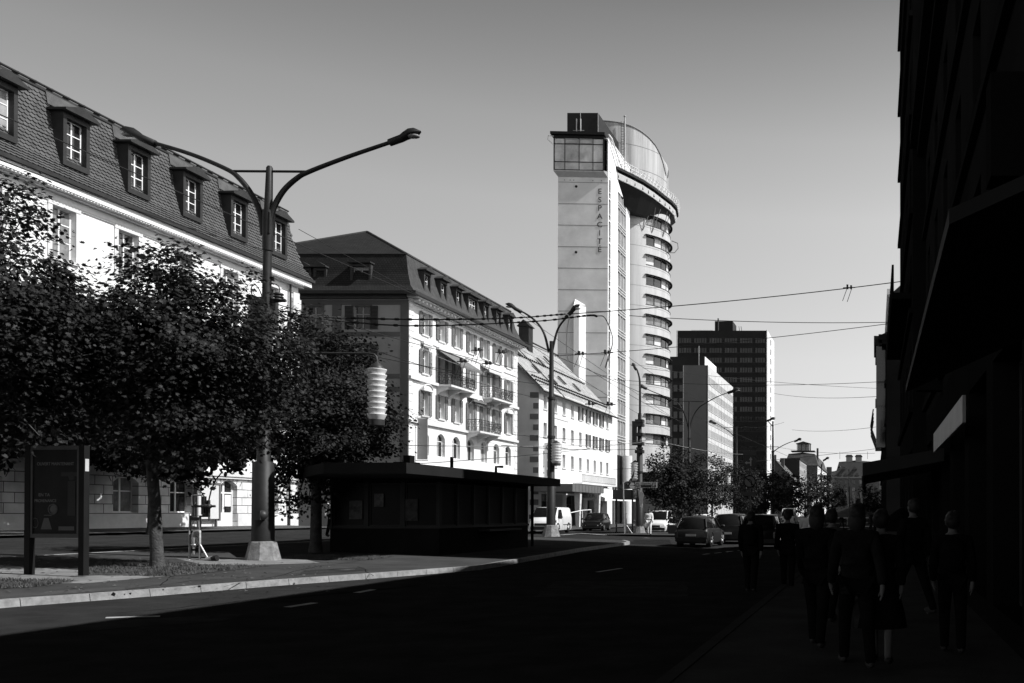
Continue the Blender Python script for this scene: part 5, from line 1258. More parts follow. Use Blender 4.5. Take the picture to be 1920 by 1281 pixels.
W_ = [((0, 215, 30), (1700, 950, 330), 'long wire crossing the slate roof and passing over the hipped roof'),
      ((0, 300, 28), (500, 470, 45), 'second wire crossing the slate roof above the wall cornice'),
      ((560, 430, 50), (1130, 735, 100), 'wire dropping from the mansard corner to the pale tiled roof'),
      ((500, 565, 28), (1010, 700, 60), 'wire from the tall lamp clamp across the balcony house'),
      ((505, 590, 28), (1000, 745, 60), 'lower wire from the tall lamp clamp across the shutters'),
      ((560, 640, 30), (1050, 725, 60), 'wire across the end wall of the balcony house'),
      ((968, 583, 60), (1400, 870, 150), 'wire sloping from the far lamp arm over the tower foot'),
      ((985, 640, 60), (1260, 810, 110), 'wire over the gabled roof towards the round wing'),
      ((1150, 650, 70), (1330, 760, 100), 'short wire crossing the lower window bands'),
      ((1100, 690, 60), (1300, 800, 100), 'wire below the rib of the tower'),
      ((1020, 592, 44), (1690, 528, 44), 'highest span wire from the tower rib to the tall house'),
      ((1180, 592, 44), (1690, 604, 44), 'span wire tied to the tall house above the high-rise'),
      ((1040, 668, 46), (1690, 604, 44), 'rising span wire passing the sixth window band'),
      ((1150, 712, 60), (1666, 715, 61), 'span wire at the height of the penthouse'),
      ((1452, 738, 100), (1666, 742, 61), 'faint span wire just above another right of the high-rise'),
      ((1485, 806, 110), (1669, 797, 70), 'thin span wire right of the high-rise flank'),
      ((1150, 880, 72), (1669, 838, 80), 'low span wire over the middle trees'),
      ((940, 835, 50), (1200, 842, 72), 'span wire at the clamp height of the thick pole'),
      ((760, 835, 40), (1205, 830, 72), 'pale wire across the arched windows of the balcony house'),
      ((960, 815, 48), (1225, 826, 72), 'upper wire of the bundle across the bank facade'),
      ((780, 870, 40), (1200, 828, 72), 'rising wire of the bundle behind the kiosk roof'),
      ((1205, 820, 72), (1395, 852, 120), 'thick pale cable running right from the clamped pole'),
      ((1205, 690, 72), (1700, 730, 90), 'wire passing the lamp arms in front of the office block'),
      ((560, 790, 40), (760, 800, 50), 'wire behind the middle tree'),
      ((1395, 800, 130), (1470, 792, 100), 'short tie wire at the high-rise flank'),
      ((1455, 838, 120), (1640, 850, 90), 'lowest span wire over the far mansard house')]
for k, (a, b, l) in enumerate(W_): wire([a, b], .022 if 'thick' in l or 'highest' in l or 'slate' in l else .016, l, sag=.15 if a[2] < 60 else .3, mat=steel if l.startswith('pale') or 'pale cable' in l else wire_m)
# pull-off fittings on the wires
for k, (x, y, Y, l) in enumerate([(895, 657, 50, 'left paired wire hanger before the top shutters'), (940, 661, 50, 'right paired wire hanger before the top shutters'), (868, 678, 50, 'wire hanger above the awning'), (915, 682, 50, 'wire hanger between the two awnings'), (1089, 664, 58, 'wire hanger on the rib of the tower'), (1138, 662, 58, 'wire hanger at the white edge of the shaft'), (1108, 758, 62, 'wire hanger above the gutter of the gabled house'), (1143, 759, 62, 'wire hanger at the end of the gutter'), (1592, 540, 44, 'wire hanger beside the tall black house')]):
    c = pix(x, y, Y); m = MB(); s_ = Y / 50
    m.tube([c + Vector((-.32 * s_, 0, 0)), c + Vector((.32 * s_, 0, .02))], .03 * s_, 5); m.box(c.x - .14 * s_, c.x - .04 * s_, c.y - .1, c.y + .1, c.z - .05 * s_, c.z + .16 * s_); m.box(c.x + .06 * s_, c.x + .16 * s_, c.y - .1, c.y + .1, c.z - .05 * s_, c.z + .12 * s_)
    m.tube([c + Vector((-.1, 0, -.04)), c + Vector((-.35 * s_, 0, -.7 * s_))], .014, 4); m.tube([c + Vector((.12, 0, -.04)), c + Vector((-.1 * s_, 0, -.75 * s_))], .014, 4)
    single('wire_hanger', m, dark_metal, c, l, 'wire fitting', 'hangers holding the trolley wires')

# ------------------------------------------------------------------ trees
def maple_leaf(r):
    pts = [(0, -.55), (.12, -.25), (.5, -.35), (.38, -.08), (.62, .1), (.36, .16), (.3, .42), (.12, .3), (0, .68), (-.12, .3), (-.3, .42), (-.36, .16), (-.62, .1), (-.38, -.08), (-.5, -.35), (-.12, -.25)]
    return [(x * r, y * r) for x, y in pts]
def tree(name, base, label, cat, centre, rad, nclump, nleaf, lsize, trunk_r, seed, simple=False, lean=0.0, mat=leaf_m, group='trees lining the avenue', clr=.45):
    rr = random.Random(seed); t = thing(name, base, label, cat, group); b = Vector(base); c = Vector(centre)
    th = (c.z - rad[2]) - b.z + rad[2] * .35
    trunk = MB(); top = b + Vector((lean, 0, th)); pts = [b + Vector((0, 0, -.05)), b + Vector((lean * .1, 0, .3)), b + Vector((lean * .45, .02, th * .5)), top, c + Vector((0, 0, rad[2] * .3))]
    trunk.tube(pts, [trunk_r * 1.45, trunk_r * 1.1, trunk_r, trunk_r * .8, trunk_r * .25], 12)
    clumps = []
    for k in range(nclump):
        while True:
            v = Vector((rr.uniform(-1, 1), rr.uniform(-1, 1), rr.uniform(-1, 1)))
            if .25 < v.length < 1: break
        f = rr.uniform(.72, 1.02) if rr.random() < .7 else rr.uniform(.3, .8); v.normalize(); v *= f
        wob = 1 + .16 * sin(v.x * 5 + seed) * cos(v.y * 4 + seed * 2) + .1 * sin(v.z * 7 + seed)
        p = Vector((c.x + v.x * rad[0] * wob, c.y + v.y * rad[1] * wob, c.z + v.z * rad[2] * wob)); clumps.append(p)
    for k, p in enumerate(clumps):
        if k % (3 if simple else 2): continue
        s = top.lerp(c, rr.uniform(0, .8)); mid = s.lerp(p, .5) + Vector((0, 0, rr.uniform(0, .4))); q = trunk_r * rr.uniform(.16, .4)
        trunk.tube([s, mid, p], [q, q * .6, q * .15], 5, caps=False)
    part(t, 'trunk', trunk, bark)
    m = MB(); shape = maple_leaf(1) if not simple else [(0, -.6), (.38, -.1), (.25, .4), (0, .65), (-.28, .38), (-.38, -.12)]
    V, Fc = m.v, m.f
    for p in clumps:
        R_ = clr * rr.uniform(.7, 1.25)
        for k in range(nleaf):
            d = Vector((rr.gauss(0, 1), rr.gauss(0, 1), rr.gauss(0, .65))) * R_ * .55; o = p + d
            out = (o - c); out.z *= .6; nrm = (out.normalized() * .55 + Vector((rr.gauss(0, .5), rr.gauss(0, .5), .75 + rr.gauss(0, .35)))).normalized()
            a = nrm.cross(Vector((rr.gauss(0, 1), rr.gauss(0, 1), rr.gauss(0, 1)))).normalized(); e = nrm.cross(a); s = lsize * rr.uniform(.6, 1.3); n0 = len(V); cup = rr.uniform(.05, .35)
            for (x, y) in shape: V.append(tuple(o + a * (x * s) + e * (y * s) - nrm * (abs(x) * cup * s)))
            Fc.append(tuple(range(n0, len(V))))
    m.sm = [False] * len(Fc); part(t, 'crown', m, mat); return t
pa = g2(296, 1064)
tree('maple_tree', pa, 'maple with mottled bare trunk standing in the dry grass patch left of the tall lamp', 'tree', (pa.x + .35, pa.y, 5.35), (2.15, 2.3, 2.45), 440, 80, .09, .12, 1, lean=-.25)
YB = 19.0; tree('maple_tree', (-18.9, YB, G(-18.9, YB) + KL), 'maple cut by the left edge of the picture', 'tree', (-18.6, YB, 5.55), (2.45, 2.5, 2.6), 500, 80, .085, .15, 2, lean=.1)
pc = g2(592, 1036)
tree('maple_tree', pc, 'maple half hidden behind the kiosk, just right of the tall lamp', 'tree', (pc.x - .1, pc.y, 5.0), (2.2, 2.4, 2.8), 420, 66, .09, .15, 3)
# plaza trees whose shade falls on the stone ground floor
tree('plaza_tree', (-30.4, 39.3, .85), 'tree on the plaza hidden behind the two front maples', 'tree', (-30.4, 40.6, 6.3), (3.0, 5.9, 3.3), 520, 80, .2, .17, 4, simple=True)
tree('plaza_tree', (-30.4, 30.0, .85), 'plaza tree closer to the left edge behind the front maples', 'tree', (-30.4, 30.5, 6.3), (3.0, 5.2, 3.3), 460, 70, .2, .17, 5, simple=True)
mids = [(1252, 78, -.3, 6.9, 2.0, 'young round tree left of the row behind the pavement'), (1283, 80, 0, 6.9, 2.6, 'fuller round tree in front of the office block'), (1335, 92, 0, 7.3, 2.9, 'tree behind the parked cars before the pale office wall'), (1385, 104, 0, 7.0, 2.9, 'tree at the foot of the black high-rise'), (1425, 118, 0, 7.2, 2.9, 'tree directly below the white high-rise flank'), (1470, 138, 0, 7.6, 3.2, 'tree in front of the small gabled house'), (1510, 160, 0, 8.3, 3.6, 'tree below the far mansard house'), (1545, 185, 0, 8.8, 3.8, 'tree before the last narrow house'), (1560, 230, 0, 9, 4.2, 'farthest tree left of the grey end house'), (1632, 150, 0, 6.0, 2.8, 'small dark tree right of the three white banners')]
for k, (x, Y, ln, hh, r, l) in enumerate(mids):
    p = pix(x, 1000, Y); p.z = G(p.x, p.y) + .1
    tree('avenue_tree', p, l, 'tree', (p.x + ln, p.y, hh * .62), (r, r, hh * .40), 120 if k < 4 else 90, 42 if k < 4 else 30, .17 if k < 4 else .3, .11, 20 + k, simple=True, mat=leaf_f, clr=.55 if k < 4 else .8)

# ------------------------------------------------------------------ traffic signs, direction sign, banners, misc
def disc_sign(x, y, Y, r, label, kind):
    c = pix(x, y, Y); return c
def sign_post():
    Y = 43.0; p = gp(1405, 1028); b = pix(1406, 1030, Y); b.z = G(b.x, b.y)
    t = thing('traffic_sign', b, 'dark post in the shade with an arrow sign above a no left turn sign', 'traffic sign'); q = lambda x, y: pix(x, y, Y)
    part(t, 'post', MB().tube([b, q(1406, 845)], .045, 8), dark_metal)
    for cy, kind in ((866, 'arrows'), (903, 'turn')):
        c = q(1406, cy); m = MB(); m.tube([c + Vector((0, -.07, 0)), c + Vector((0, -.04, 0))], .30, 24, smooth=False); d = part(t, 'sign_disc', m, M('sign_blue', .035, .4) if kind == 'arrows' else M('sign_white_shade', .16, .4))
        a = MB(); mt = M('sign_arrow_white', .35, .4)
        if kind == 'arrows':
            a.box(c.x + .02, c.x + .08, c.y - .085, c.y - .075, c.z - .2, c.z + .1); a.prism([(c.x - .03, c.y - .085, c.z + .08), (c.x + .13, c.y - .085, c.z + .08), (c.x + .05, c.y - .085, c.z + .22)], (0, .01, 0)); a.box(c.x - .12, c.x + .02, c.y - .085, c.y - .075, c.z - .08, c.z - .02); a.prism([(c.x - .12, c.y - .085, c.z - .13), (c.x - .12, c.y - .085, c.z + .03), (c.x - .23, c.y - .085, c.z - .05)], (0, .01, 0))
        else:
            a.tube([(c.x + .08, c.y - .08, c.z - .18), (c.x + .08, c.y - .08, c.z + .02), (c.x, c.y - .08, c.z + .1), (c.x - .1, c.y - .08, c.z + .08)], .025, 5); mt = M('sign_ink', .01); a.tube([(c.x - .19, c.y - .08, c.z + .19), (c.x + .19, c.y - .08, c.z - .19)], .02, 4); a.tube([(c.x + .27 * cos(k * pi / 12), c.y - .08, c.z + .27 * sin(k * pi / 12)) for k in range(25)], .03, 4)
        part(d, 'symbol', a, mt)
    for z0 in (846, 922): part(t, 'plate', MB().box(q(1395, 0).x, q(1419, 0).x, Y - .06, Y - .04, q(0, z0 + 8).z, q(0, z0).z), M('plate_dark', .05, .4))
sign_post()
def dirsign():
    Y = 67.0; b = pix(1197, 1000, Y); t = thing('direction_sign', pix(1213, 910, Y), 'pale direction sign with a dark text panel and a P fixed to the thick pole', 'direction sign'); q = lambda x, y: pix(x, y, Y)
    a, c = q(1191, 915), q(1232, 904)
    pl = part(t, 'panel', MB().box(a.x, c.x, Y - .05, Y, a.z, c.z), M('dir_panel', .5, .5)); e = q(1202, 914), q(1222, 909.5)
    part(pl, 'text_panel', MB().box(e[0].x, e[1].x, Y - .075, Y - .052, e[0].z, e[1].z), sign_d); bx = MB(); f0, f1 = q(1223.5, 914), q(1231, 905); bx.box(f0.x, f1.x, Y - .07, Y - .052, f0.z, f1.z); part(pl, 'parking_panel', bx, M('sign_mid', .10))
    o = lettering(pl, 'Espacité', .20, sign_d, (0, 0, 0), 0, .004); o.location = Vector(q(1212, 907.0)) + Vector((0, -.06, 0)) - Vector(t.location)
    o = lettering(pl, 'P', .34, sign_w, (0, 0, 0), 0, .004); o.location = Vector(q(1227.3, 909.5)) + Vector((0, -.08, 0)) - Vector(t.location)
    m = MB(); m.tube([Vector(q(1195.5, 909.5)) + Vector((.12 * cos(k * pi / 8), -.06, .12 * sin(k * pi / 8))) for k in range(17)], .02, 4); part(pl, 'arrow_ring', m, sign_d)
    m = MB(); c_ = q(1201, 930); m.prism([q(1196, 917), q(1207, 925), q(1204, 952), q(1200, 950)], (0, .04, 0)); single('warning_sign', m, M('sign_white_side', .6), c_, 'thin white sign seen edge on, below the direction sign', 'traffic sign')
dirsign()
bn = MB(); c = pix(1182, 905, 70); bn.prism([pix(1172, 911, 70), pix(1180, 911, 70), pix(1188, 893, 70), pix(1190, 880, 70), pix(1185, 893, 70)], (0, .05, 0))
o = single('fabric_banner', bn, sign_d, c, 'black slanting banner with small white letters left of the thick pole', 'banner')
for k, ch in enumerate('VOA'):
    l = lettering(o, ch, .22, sign_w, Vector(pix(1177.5 + k * 3.4, 908 - k * 5.5, 70)) + Vector((0, -.03, 0)) - c, 0, .003)
def post_rail():
    b = gp(1171, 1001, .12); Y = b.y; t = thing('barrier_rack', b, 'small metal stand with a post on the second island left of the thick pole', 'stand'); q = lambda x, y: pix(x, y, Y)
    m = MB(); m.tube([b, q(1168.5, 905)], .05, 6); part(t, 'post', m, steel); m = MB(); m.tube([q(1173, 1000), q(1173, 963), q(1176, 963)], .03, 5); m.tube([q(1175, 985), q(1185, 1000)], .03, 5); m.tube([q(1171, 1000), q(1186, 1000)], .03, 5); m.tube([q(1170, 985), q(1175, 985), q(1175, 972)], .03, 5); part(t, 'stand_frame', m, steel)
post_rail()
def small_kiosk():
    Y = 80; q = lambda x, y: pix(x, y, Y); a, c = q(1156, 930), q(1190, 919); t = thing('shelter', (q(1173, 1000).x, Y, .1), 'small shelter roof with a pointed gable between the bank and the thick pole', 'shelter')
    m = MB(); m.box(a.x, c.x, Y - 1.2, Y + 2, a.z - .3, c.z); m.prism([q(1154, 916), q(1182, 916), q(1176, 902)], (0, 2, 0)); part(t, 'roof', m, M('shelter_roof', .08)); m = MB()
    for x in (1158, 1188): m.tube([(q(x, 0).x, Y, 0), (q(x, 0).x, Y, a.z)], .07, 6)
    part(t, 'leg', m, dark_metal)
small_kiosk()
for k, (x, l) in enumerate(((1588, 'left of three tall white banners before the end house'), (1600, 'middle of three tall white banners before the end house'), (1613.5, 'right of three tall white banners before the end house'))):
    Y = 130; q = lambda a, b: pix(a, b, Y); t = thing('banner_flag', (q(x, 0).x, Y, 0), l, 'banner', 'tall white banners')
    part(t, 'pole', MB().tube([(q(x + 1, 0).x, Y, 0), q(x + 1, 921)], .04, 5), steel); part(t, 'banner', MB().prism([q(x - 1.8, 924), q(x + 1.2, 923), q(x + 2.4, 935), q(x + 2.6, 953), q(x + .9, 953), q(x + .3, 936)], (.1, .06, 0)), cloth_w)
def parasol(x, y, Y, w_, l, mat, h=2.6):
    c = pix(x, y, Y); t = thing('parasol', (c.x, c.y, 0), l, 'parasol'); m = MB(); m.lathe([(w_, c.z - .55), (w_ * .5, c.z - .3), (.02, c.z)], c.x, c.y, 8, False); m.lathe([(w_, c.z - .75), (w_, c.z - .55)], c.x, c.y, 8, False)
    part(t, 'canopy', m, mat); part(t, 'pole', MB().tube([(c.x, c.y, 0), (c.x, c.y, c.z)], .04, 6), dark_metal)
parasol(1600, 949, 62, 1.5, 'dark wide market parasol on the right pavement before the end house', M('parasol_dark', .06)); parasol(1690, 952, 30, .9, 'black parasol in the shade under the tall house', cloth_d)
def planter():
    b = gp(1266, 1001, .12); t = thing('planter', b, 'square dark planter box with shrub on the second island', 'planter'); m = MB(); m.frus(b.x, b.y, b.z, b.z + .6, .42, .42, .5, .5); part(t, 'box', m, M('planter_box', .05, .8)); part(t, 'rim', MB().box(b.x - .52, b.x + .52, b.y - .52, b.y + .52, b.z + .6, b.z + .66), M('planter_rim', .15))
    m = MB(); rr = random.Random(8)
    for _ in range(900):
        o = Vector((b.x + rr.gauss(0, .25), b.y + rr.gauss(0, .25), b.z + .8 + abs(rr.gauss(0, .2)))); a = Vector((rr.gauss(0, 1), rr.gauss(0, 1), rr.gauss(0, 1))).normalized() * .06; e = a.cross(Vector((rr.gauss(0, 1), rr.gauss(0, 1), 1))).normalized() * .05
        m.poly([o - a, o + e, o + a, o - e])
    part(t, 'shrub', m, leaf_f)
planter()
# terrace tables and railing in front of the bank
for k in range(7):
    x0, Y = -24.5 - (k % 2) * 1.1, 97 + k * 3.0; t = thing('terrace_table', (x0, Y, .2), 'small round cafe table on the terrace before the white awning', 'table', 'terrace tables')
    m = MB(); m.tube([(x0, Y, .9), (x0, Y, .94)], .4, 12, smooth=False); part(t, 'tabletop', m, sign_g); part(t, 'leg', MB().tube([(x0, Y, .1), (x0, Y, .9)], .04, 6), dark_metal)
t = thing('handrail', (-31, 93, .1), 'white ramp handrail leading up beside the bank columns', 'handrail'); m = MB(); a = [pix(1068, 962, 92), pix(1092, 957, 97), pix(1108, 956, 99)]; m.tube(a, .05, 6)
for p in a: m.tube([p, (p.x, p.y, .1)], .04, 6)
part(t, 'rail', m, white_paint)

# ------------------------------------------------------------------ vehicles (x forward, y left, built in their own frame)
def loft(st, close=True):
    m = MB(); V = []; n = None
    for ring in st: n = len(ring); V += ring
    F_ = [(i * n + k, i * n + k + 1, (i + 1) * n + k + 1, (i + 1) * n + k) for i in range(len(st) - 1) for k in range(n - 1)]
    F_ += [tuple(range(n - 1, -1, -1)), tuple((len(st) - 1) * n + k for k in range(n))]
    m.add(V, F_, True); return m
def vehicle(name, loc, rz, label, cat, L, W, H, body, belt, prof, cabin, paint, hw=.34, wb=None, face='rear', plate=True, group='cars on the avenue', roofrail=False):
    """body: (x, z_top) sections of the lower shell; cabin: (x, z_roof, halfwidth) of the glasshouse"""
    t = thing(name, loc, label, cat, group, rz); w2 = W / 2; zb = .2
    st = []
    for x, zt, k in body:
        w_ = w2 * k; st.append([(x, -w_ * .9, zb), (x, -w_, zb + .18), (x, -w_ * 1.0, zb + (zt - zb) * .6), (x, -w_ * .96, zt - .04), (x, -w_ * .86, zt), (x, 0, zt + .02), (x, w_ * .86, zt), (x, w_ * .96, zt - .04), (x, w_, zb + (zt - zb) * .6), (x, w_, zb + .18), (x, w_ * .9, zb)])
    bo = lpart(t, 'body', loft(st), paint)
    st = [[(x, -w2 * kb, belt - .03), (x, -w2 * kr, zr), (x, 0, zr + .03), (x, w2 * kr, zr), (x, w2 * kb, belt - .03)] for x, zr, kb, kr in cabin]
    lpart(t, 'window_glass', loft(st), car_glass)
    # roof panel and pillars
    rs = [c for c in cabin if c[1] > H - .16]; m = MB()
    st = [[(x, -w2 * (kr + .025), zr - .03), (x, -w2 * kr, zr + .02), (x, 0, zr + .055), (x, w2 * kr, zr + .02), (x, w2 * (kr + .025), zr - .03)] for x, zr, kb, kr in rs]
    m = loft(st)
    for s_ in (-1, 1):
        a0, a1 = cabin[0], cabin[1]
        def pt(c, top): return (c[0], s_ * w2 * (c[3] + .012 if top else c[2] + .012), c[1] + .01 if top else belt)
        c0, c1 = rs[0], rs[-1]; m.tube([(cabin[0][0], s_ * w2 * cabin[0][2], cabin[0][1]), pt(c0, 1)], .045, 6); m.tube([pt(c1, 1), (cabin[-1][0], s_ * w2 * cabin[-1][2], cabin[-1][1])], .045, 6)
        xm = (c0[0] + c1[0]) / 2; m.tube([(xm, s_ * w2 * (cabin[1][2] + .005), belt), (xm, s_ * w2 * (c0[3] + .01), c0[1])], .035, 6)
    lpart(t, 'roof', m, paint)
    wb = wb or L * .31
    for x in (-wb, wb):
        for s_ in (-1, 1):
            m = MB(); m.lathe([(hw * .62, -.1), (hw * .95, -.11), (hw, -.07), (hw, .07), (hw * .95, .11), (hw * .62, .1)], 0, 0, 20)
            m.xf(Matrix.Translation((x, s_ * (w2 - .12), hw)) @ Matrix.Rotation(R(90), 4, 'X')); wh = lpart(t, 'wheel', m, rubber); m = MB(); m.lathe([(.02, .0), (hw * .64, -.02), (hw * .64, .02), (.02, .03)], 0, 0, 16)
            for k in range(5): a = k * 2 * pi / 5; m.tube([(0, 0, .05), (hw * .6 * cos(a), hw * .6 * sin(a), .05)], .035, 4)
            m.xf(Matrix.Translation((x, s_ * (w2 - .03), hw)) @ Matrix.Rotation(R(-90) * s_, 4, 'X')); lpart(wh, 'rim', m, alloy)
            m = MB(); m.tube([(x + (hw + .07) * cos(a * pi / 8), s_ * (w2 * .985), hw + (hw + .07) * sin(a * pi / 8)) for a in range(9)], .05, 6); lpart(bo, 'wheel_arch', m, rubber)
    xf, xr = body[-1][0], body[0][0]; zf, zr = body[-1][1], body[0][1]
    for s_ in (-1, 1):
        lpart(t, 'headlight', MB().prism([(xf - .22, s_ * w2 * .93, zf - .16), (xf + .012, s_ * w2 * .55, zf - .18), (xf + .012, s_ * w2 * .55, zf - .08), (xf - .22, s_ * w2 * .93, zf - .03)], (.01, s_ * .012, 0)), lampglass)
        lpart(t, 'tail_light', MB().box(xr - .02, xr + .08, s_ * w2 * .78, s_ * w2 * .95, zr - .32, zr - .02), redlamp)
        m = MB(); m.ell((cabin[-1][0] - .35, s_ * (w2 + .1), belt + .08), .09, .12, .08, 8, 6); m.tube([(cabin[-1][0] - .35, s_ * w2 * .93, belt), (cabin[-1][0] - .35, s_ * (w2 + .05), belt + .05)], .03, 5); lpart(t, 'mirror', m, paint)
    for m in (MB().box(xr - .06, xr + .1, -w2 * .9, w2 * .9, .3, .5), MB().box(xf - .1, xf + .05, -w2 * .85, w2 * .85, .28, .48)): lpart(t, 'bumper', m, M('bumper_plastic', .025, .6))
    m = MB(); m.box(xf + .03, xf + .06, -w2 * .45, w2 * .45, .5, .68)
    for k in range(3): m.box(xf + .06, xf + .07, -w2 * .45, w2 * .45, .52 + k * .055, .54 + k * .055)
    lpart(t, 'grille', m, dark_metal)
    lpart(t, 'number_plate', MB().box(xr - .08, xr - .061, -.25, .25, .55 if zr > .75 else .4, .66 if zr > .75 else .51), plate_m)
    if roofrail:
        m = MB()
        for s_ in (-1, 1): m.tube([(rs[0][0], s_ * w2 * .62, H + .05), (rs[-1][0], s_ * w2 * .62, H + .05)], .025, 5)
        lpart(t, 'roof_rail', m, steel)
    return t
def hatch(loc, rz, label, paint, s=1.0, H=1.48, L=3.9, W=1.68, rr_=False, group='cars on the avenue'):
    h = L / 2; k = H / 1.48
    return vehicle('parked_car' if 'parked' in label else 'car', loc, rz, label, 'car', L, W, H, [(-h, .78 * k, .86), (-h + .12, .92 * k, .95), (-h + .5, .95 * k, 1), (0, .93 * k, 1), (h * .45, .92 * k, 1), (h * .78, .82 * k, .97), (h - .12, .70 * k, .9), (h, .58 * k, .78)], .93 * k, None,
                   [(-h + .08, .96 * k, .86, .80), (-h + .45, H - .08, .9, .70), (-h + .8, H - .02, .92, .72), (.1, H, .92, .73), (h * .28, H - .08, .9, .70), (h * .62, .95 * k, .84, .80)], paint, roofrail=rr_, group=group)
def on_road(px, py): return gp(px, py)
UP = R(90)
c = on_road(1300, 1027); hatch((c.x, c.y + 1.9, c.z), R(87), 'dark grey hatchback seen from behind on the sunlit crossing', grey_p)
c = on_road(1363, 1021); hatch((c.x, c.y + 2.2, c.z), R(90), 'black estate car seen from behind, ahead of the grey hatchback', black_p, H=1.62, L=4.4, W=1.8)
c = on_road(1422, 1031); hatch((c.x, c.y + 2, c.z), R(90), 'rounded dark car on the shaded lane right of the traffic sign', black_p, H=1.6, L=4.3, W=1.8)
c = gp(1106, 996); hatch((c.x, c.y + 2.0, c.z), R(-84), 'black sport utility car with slanted headlights turning towards the viewer', black_p, H=1.62, L=4.5, W=1.88)
c = gp(1226, 1001); hatch((c.x, c.y + 2.5, c.z), R(-90), 'white off road car parked behind the thick pole', white_p, H=1.85, L=4.3, W=1.85, rr_=True)
for k, (x, y, l, pt_, H_) in enumerate(((1318, 992, 'small white car far behind the grey hatchback', white_p, 1.5), (1480, 990, 'white van roof far down the shaded avenue', white_p, 2.2), (1405, 992, 'dark car queuing below the high-rise', black_p, 1.5), (1528, 988, 'tiny pale car farthest along the avenue', white_p, 1.6), (1445, 1000, 'grey car waiting in the shaded lane', grey_p, 1.5))):
    c = gp(x, y); hatch((c.x, c.y, c.z), UP, l, pt_, H=H_)
def van():
    c = gp(1014, 1001); c.y += 2.2; L, W, H = 4.9, 1.95, 1.97; t = thing('delivery_van', c, 'white panel van emerging behind the far lamp footing', 'van', 'cars on the avenue', R(-86)); t.scale = (1.06, 1.06, 1.06); w2 = W / 2
    def sec(x, zt, k=1.0, kt=.86, zb=.25): return [(x, -w2 * k * .95, zb), (x, -w2 * k, zb + .15), (x, -w2 * k, min(1.15, zt * .72)), (x, -w2 * kt, zt - .06), (x, -w2 * (kt - .08), zt), (x, 0, zt + .02), (x, w2 * (kt - .08), zt), (x, w2 * kt, zt - .06), (x, w2 * k, min(1.15, zt * .72)), (x, w2 * k, zb + .15), (x, w2 * k * .95, zb)]
    bo = lpart(t, 'body', loft([sec(-2.45, 1.9), sec(-2.3, 1.96), sec(.6, 1.97), sec(1.0, 1.93), sec(1.75, 1.22, 1, .92), sec(2.2, 1.05, .97, .88), sec(2.42, .8, .88, .8), sec(2.45, .5, .8, .72)]), white_p)
    lpart(t, 'windscreen', MB().prism([(1.03, -w2 * .80, 1.93), (1.03, w2 * .80, 1.93), (1.78, w2 * .86, 1.24), (1.78, -w2 * .86, 1.24)], (.02, 0, .02)), car_glass)
    for s_ in (-1, 1):
        lpart(t, 'side_window', MB().prism([(.3, s_ * w2 * .995, 1.18), (1.55, s_ * w2 * .995, 1.18), (1.05, s_ * w2 * .89, 1.80), (.3, s_ * w2 * .89, 1.80)], (0, s_ * .015, 0)), car_glass)
        lpart(t, 'headlight', MB().prism([(2.0, s_ * w2 * .98, .82), (2.4, s_ * w2 * .72, .62), (2.38, s_ * w2 * .72, .82), (1.95, s_ * w2 * .97, 1.02)], (.03, s_ * .03, 0)), M('van_lamp', .08, .1))
        m = MB(); m.box(1.3, 1.42, s_ * (w2 + .02), s_ * (w2 + .22), 1.1, 1.42); lpart(t, 'mirror', m, dark_metal)
        for x in (-1.5, 1.6):
            m = MB(); m.lathe([(.2, -.11), (.32, -.12), (.34, -.07), (.34, .07), (.32, .12), (.2, .11)], 0, 0, 20); m.xf(Matrix.Translation((x, s_ * (w2 - .12), .34)) @ Matrix.Rotation(R(90), 4, 'X')); wh = lpart(t, 'wheel', m, rubber)
            m = MB(); m.lathe([(.02, 0), (.21, -.02), (.21, .02), (.02, .03)], 0, 0, 16); m.xf(Matrix.Translation((x, s_ * (w2 + .0), .34)) @ Matrix.Rotation(R(-90) * s_, 4, 'X')); lpart(wh, 'rim', m, alloy)
            m = MB(); m.tube([(x + .42 * cos(a * pi / 8), s_ * w2 * .985, .34 + .42 * sin(a * pi / 8)) for a in range(9)], .06, 6); lpart(bo, 'wheel_arch', m, rubber)
        lpart(bo, 'door_seam', MB().box(.24, .26, s_ * (w2 + .001), s_ * (w2 + .006), .4, 1.3).box(-2.2, .1, s_ * (w2 + .001), s_ * (w2 + .008), .62, .68), dark_metal)
    m = MB(); m.box(2.35, 2.5, -w2 * .8, w2 * .8, .3, .55); m.box(2.42, 2.47, -w2 * .5, w2 * .5, .6, .78); lpart(t, 'bumper', m, M('bumper_plastic', .025, .6))
van()

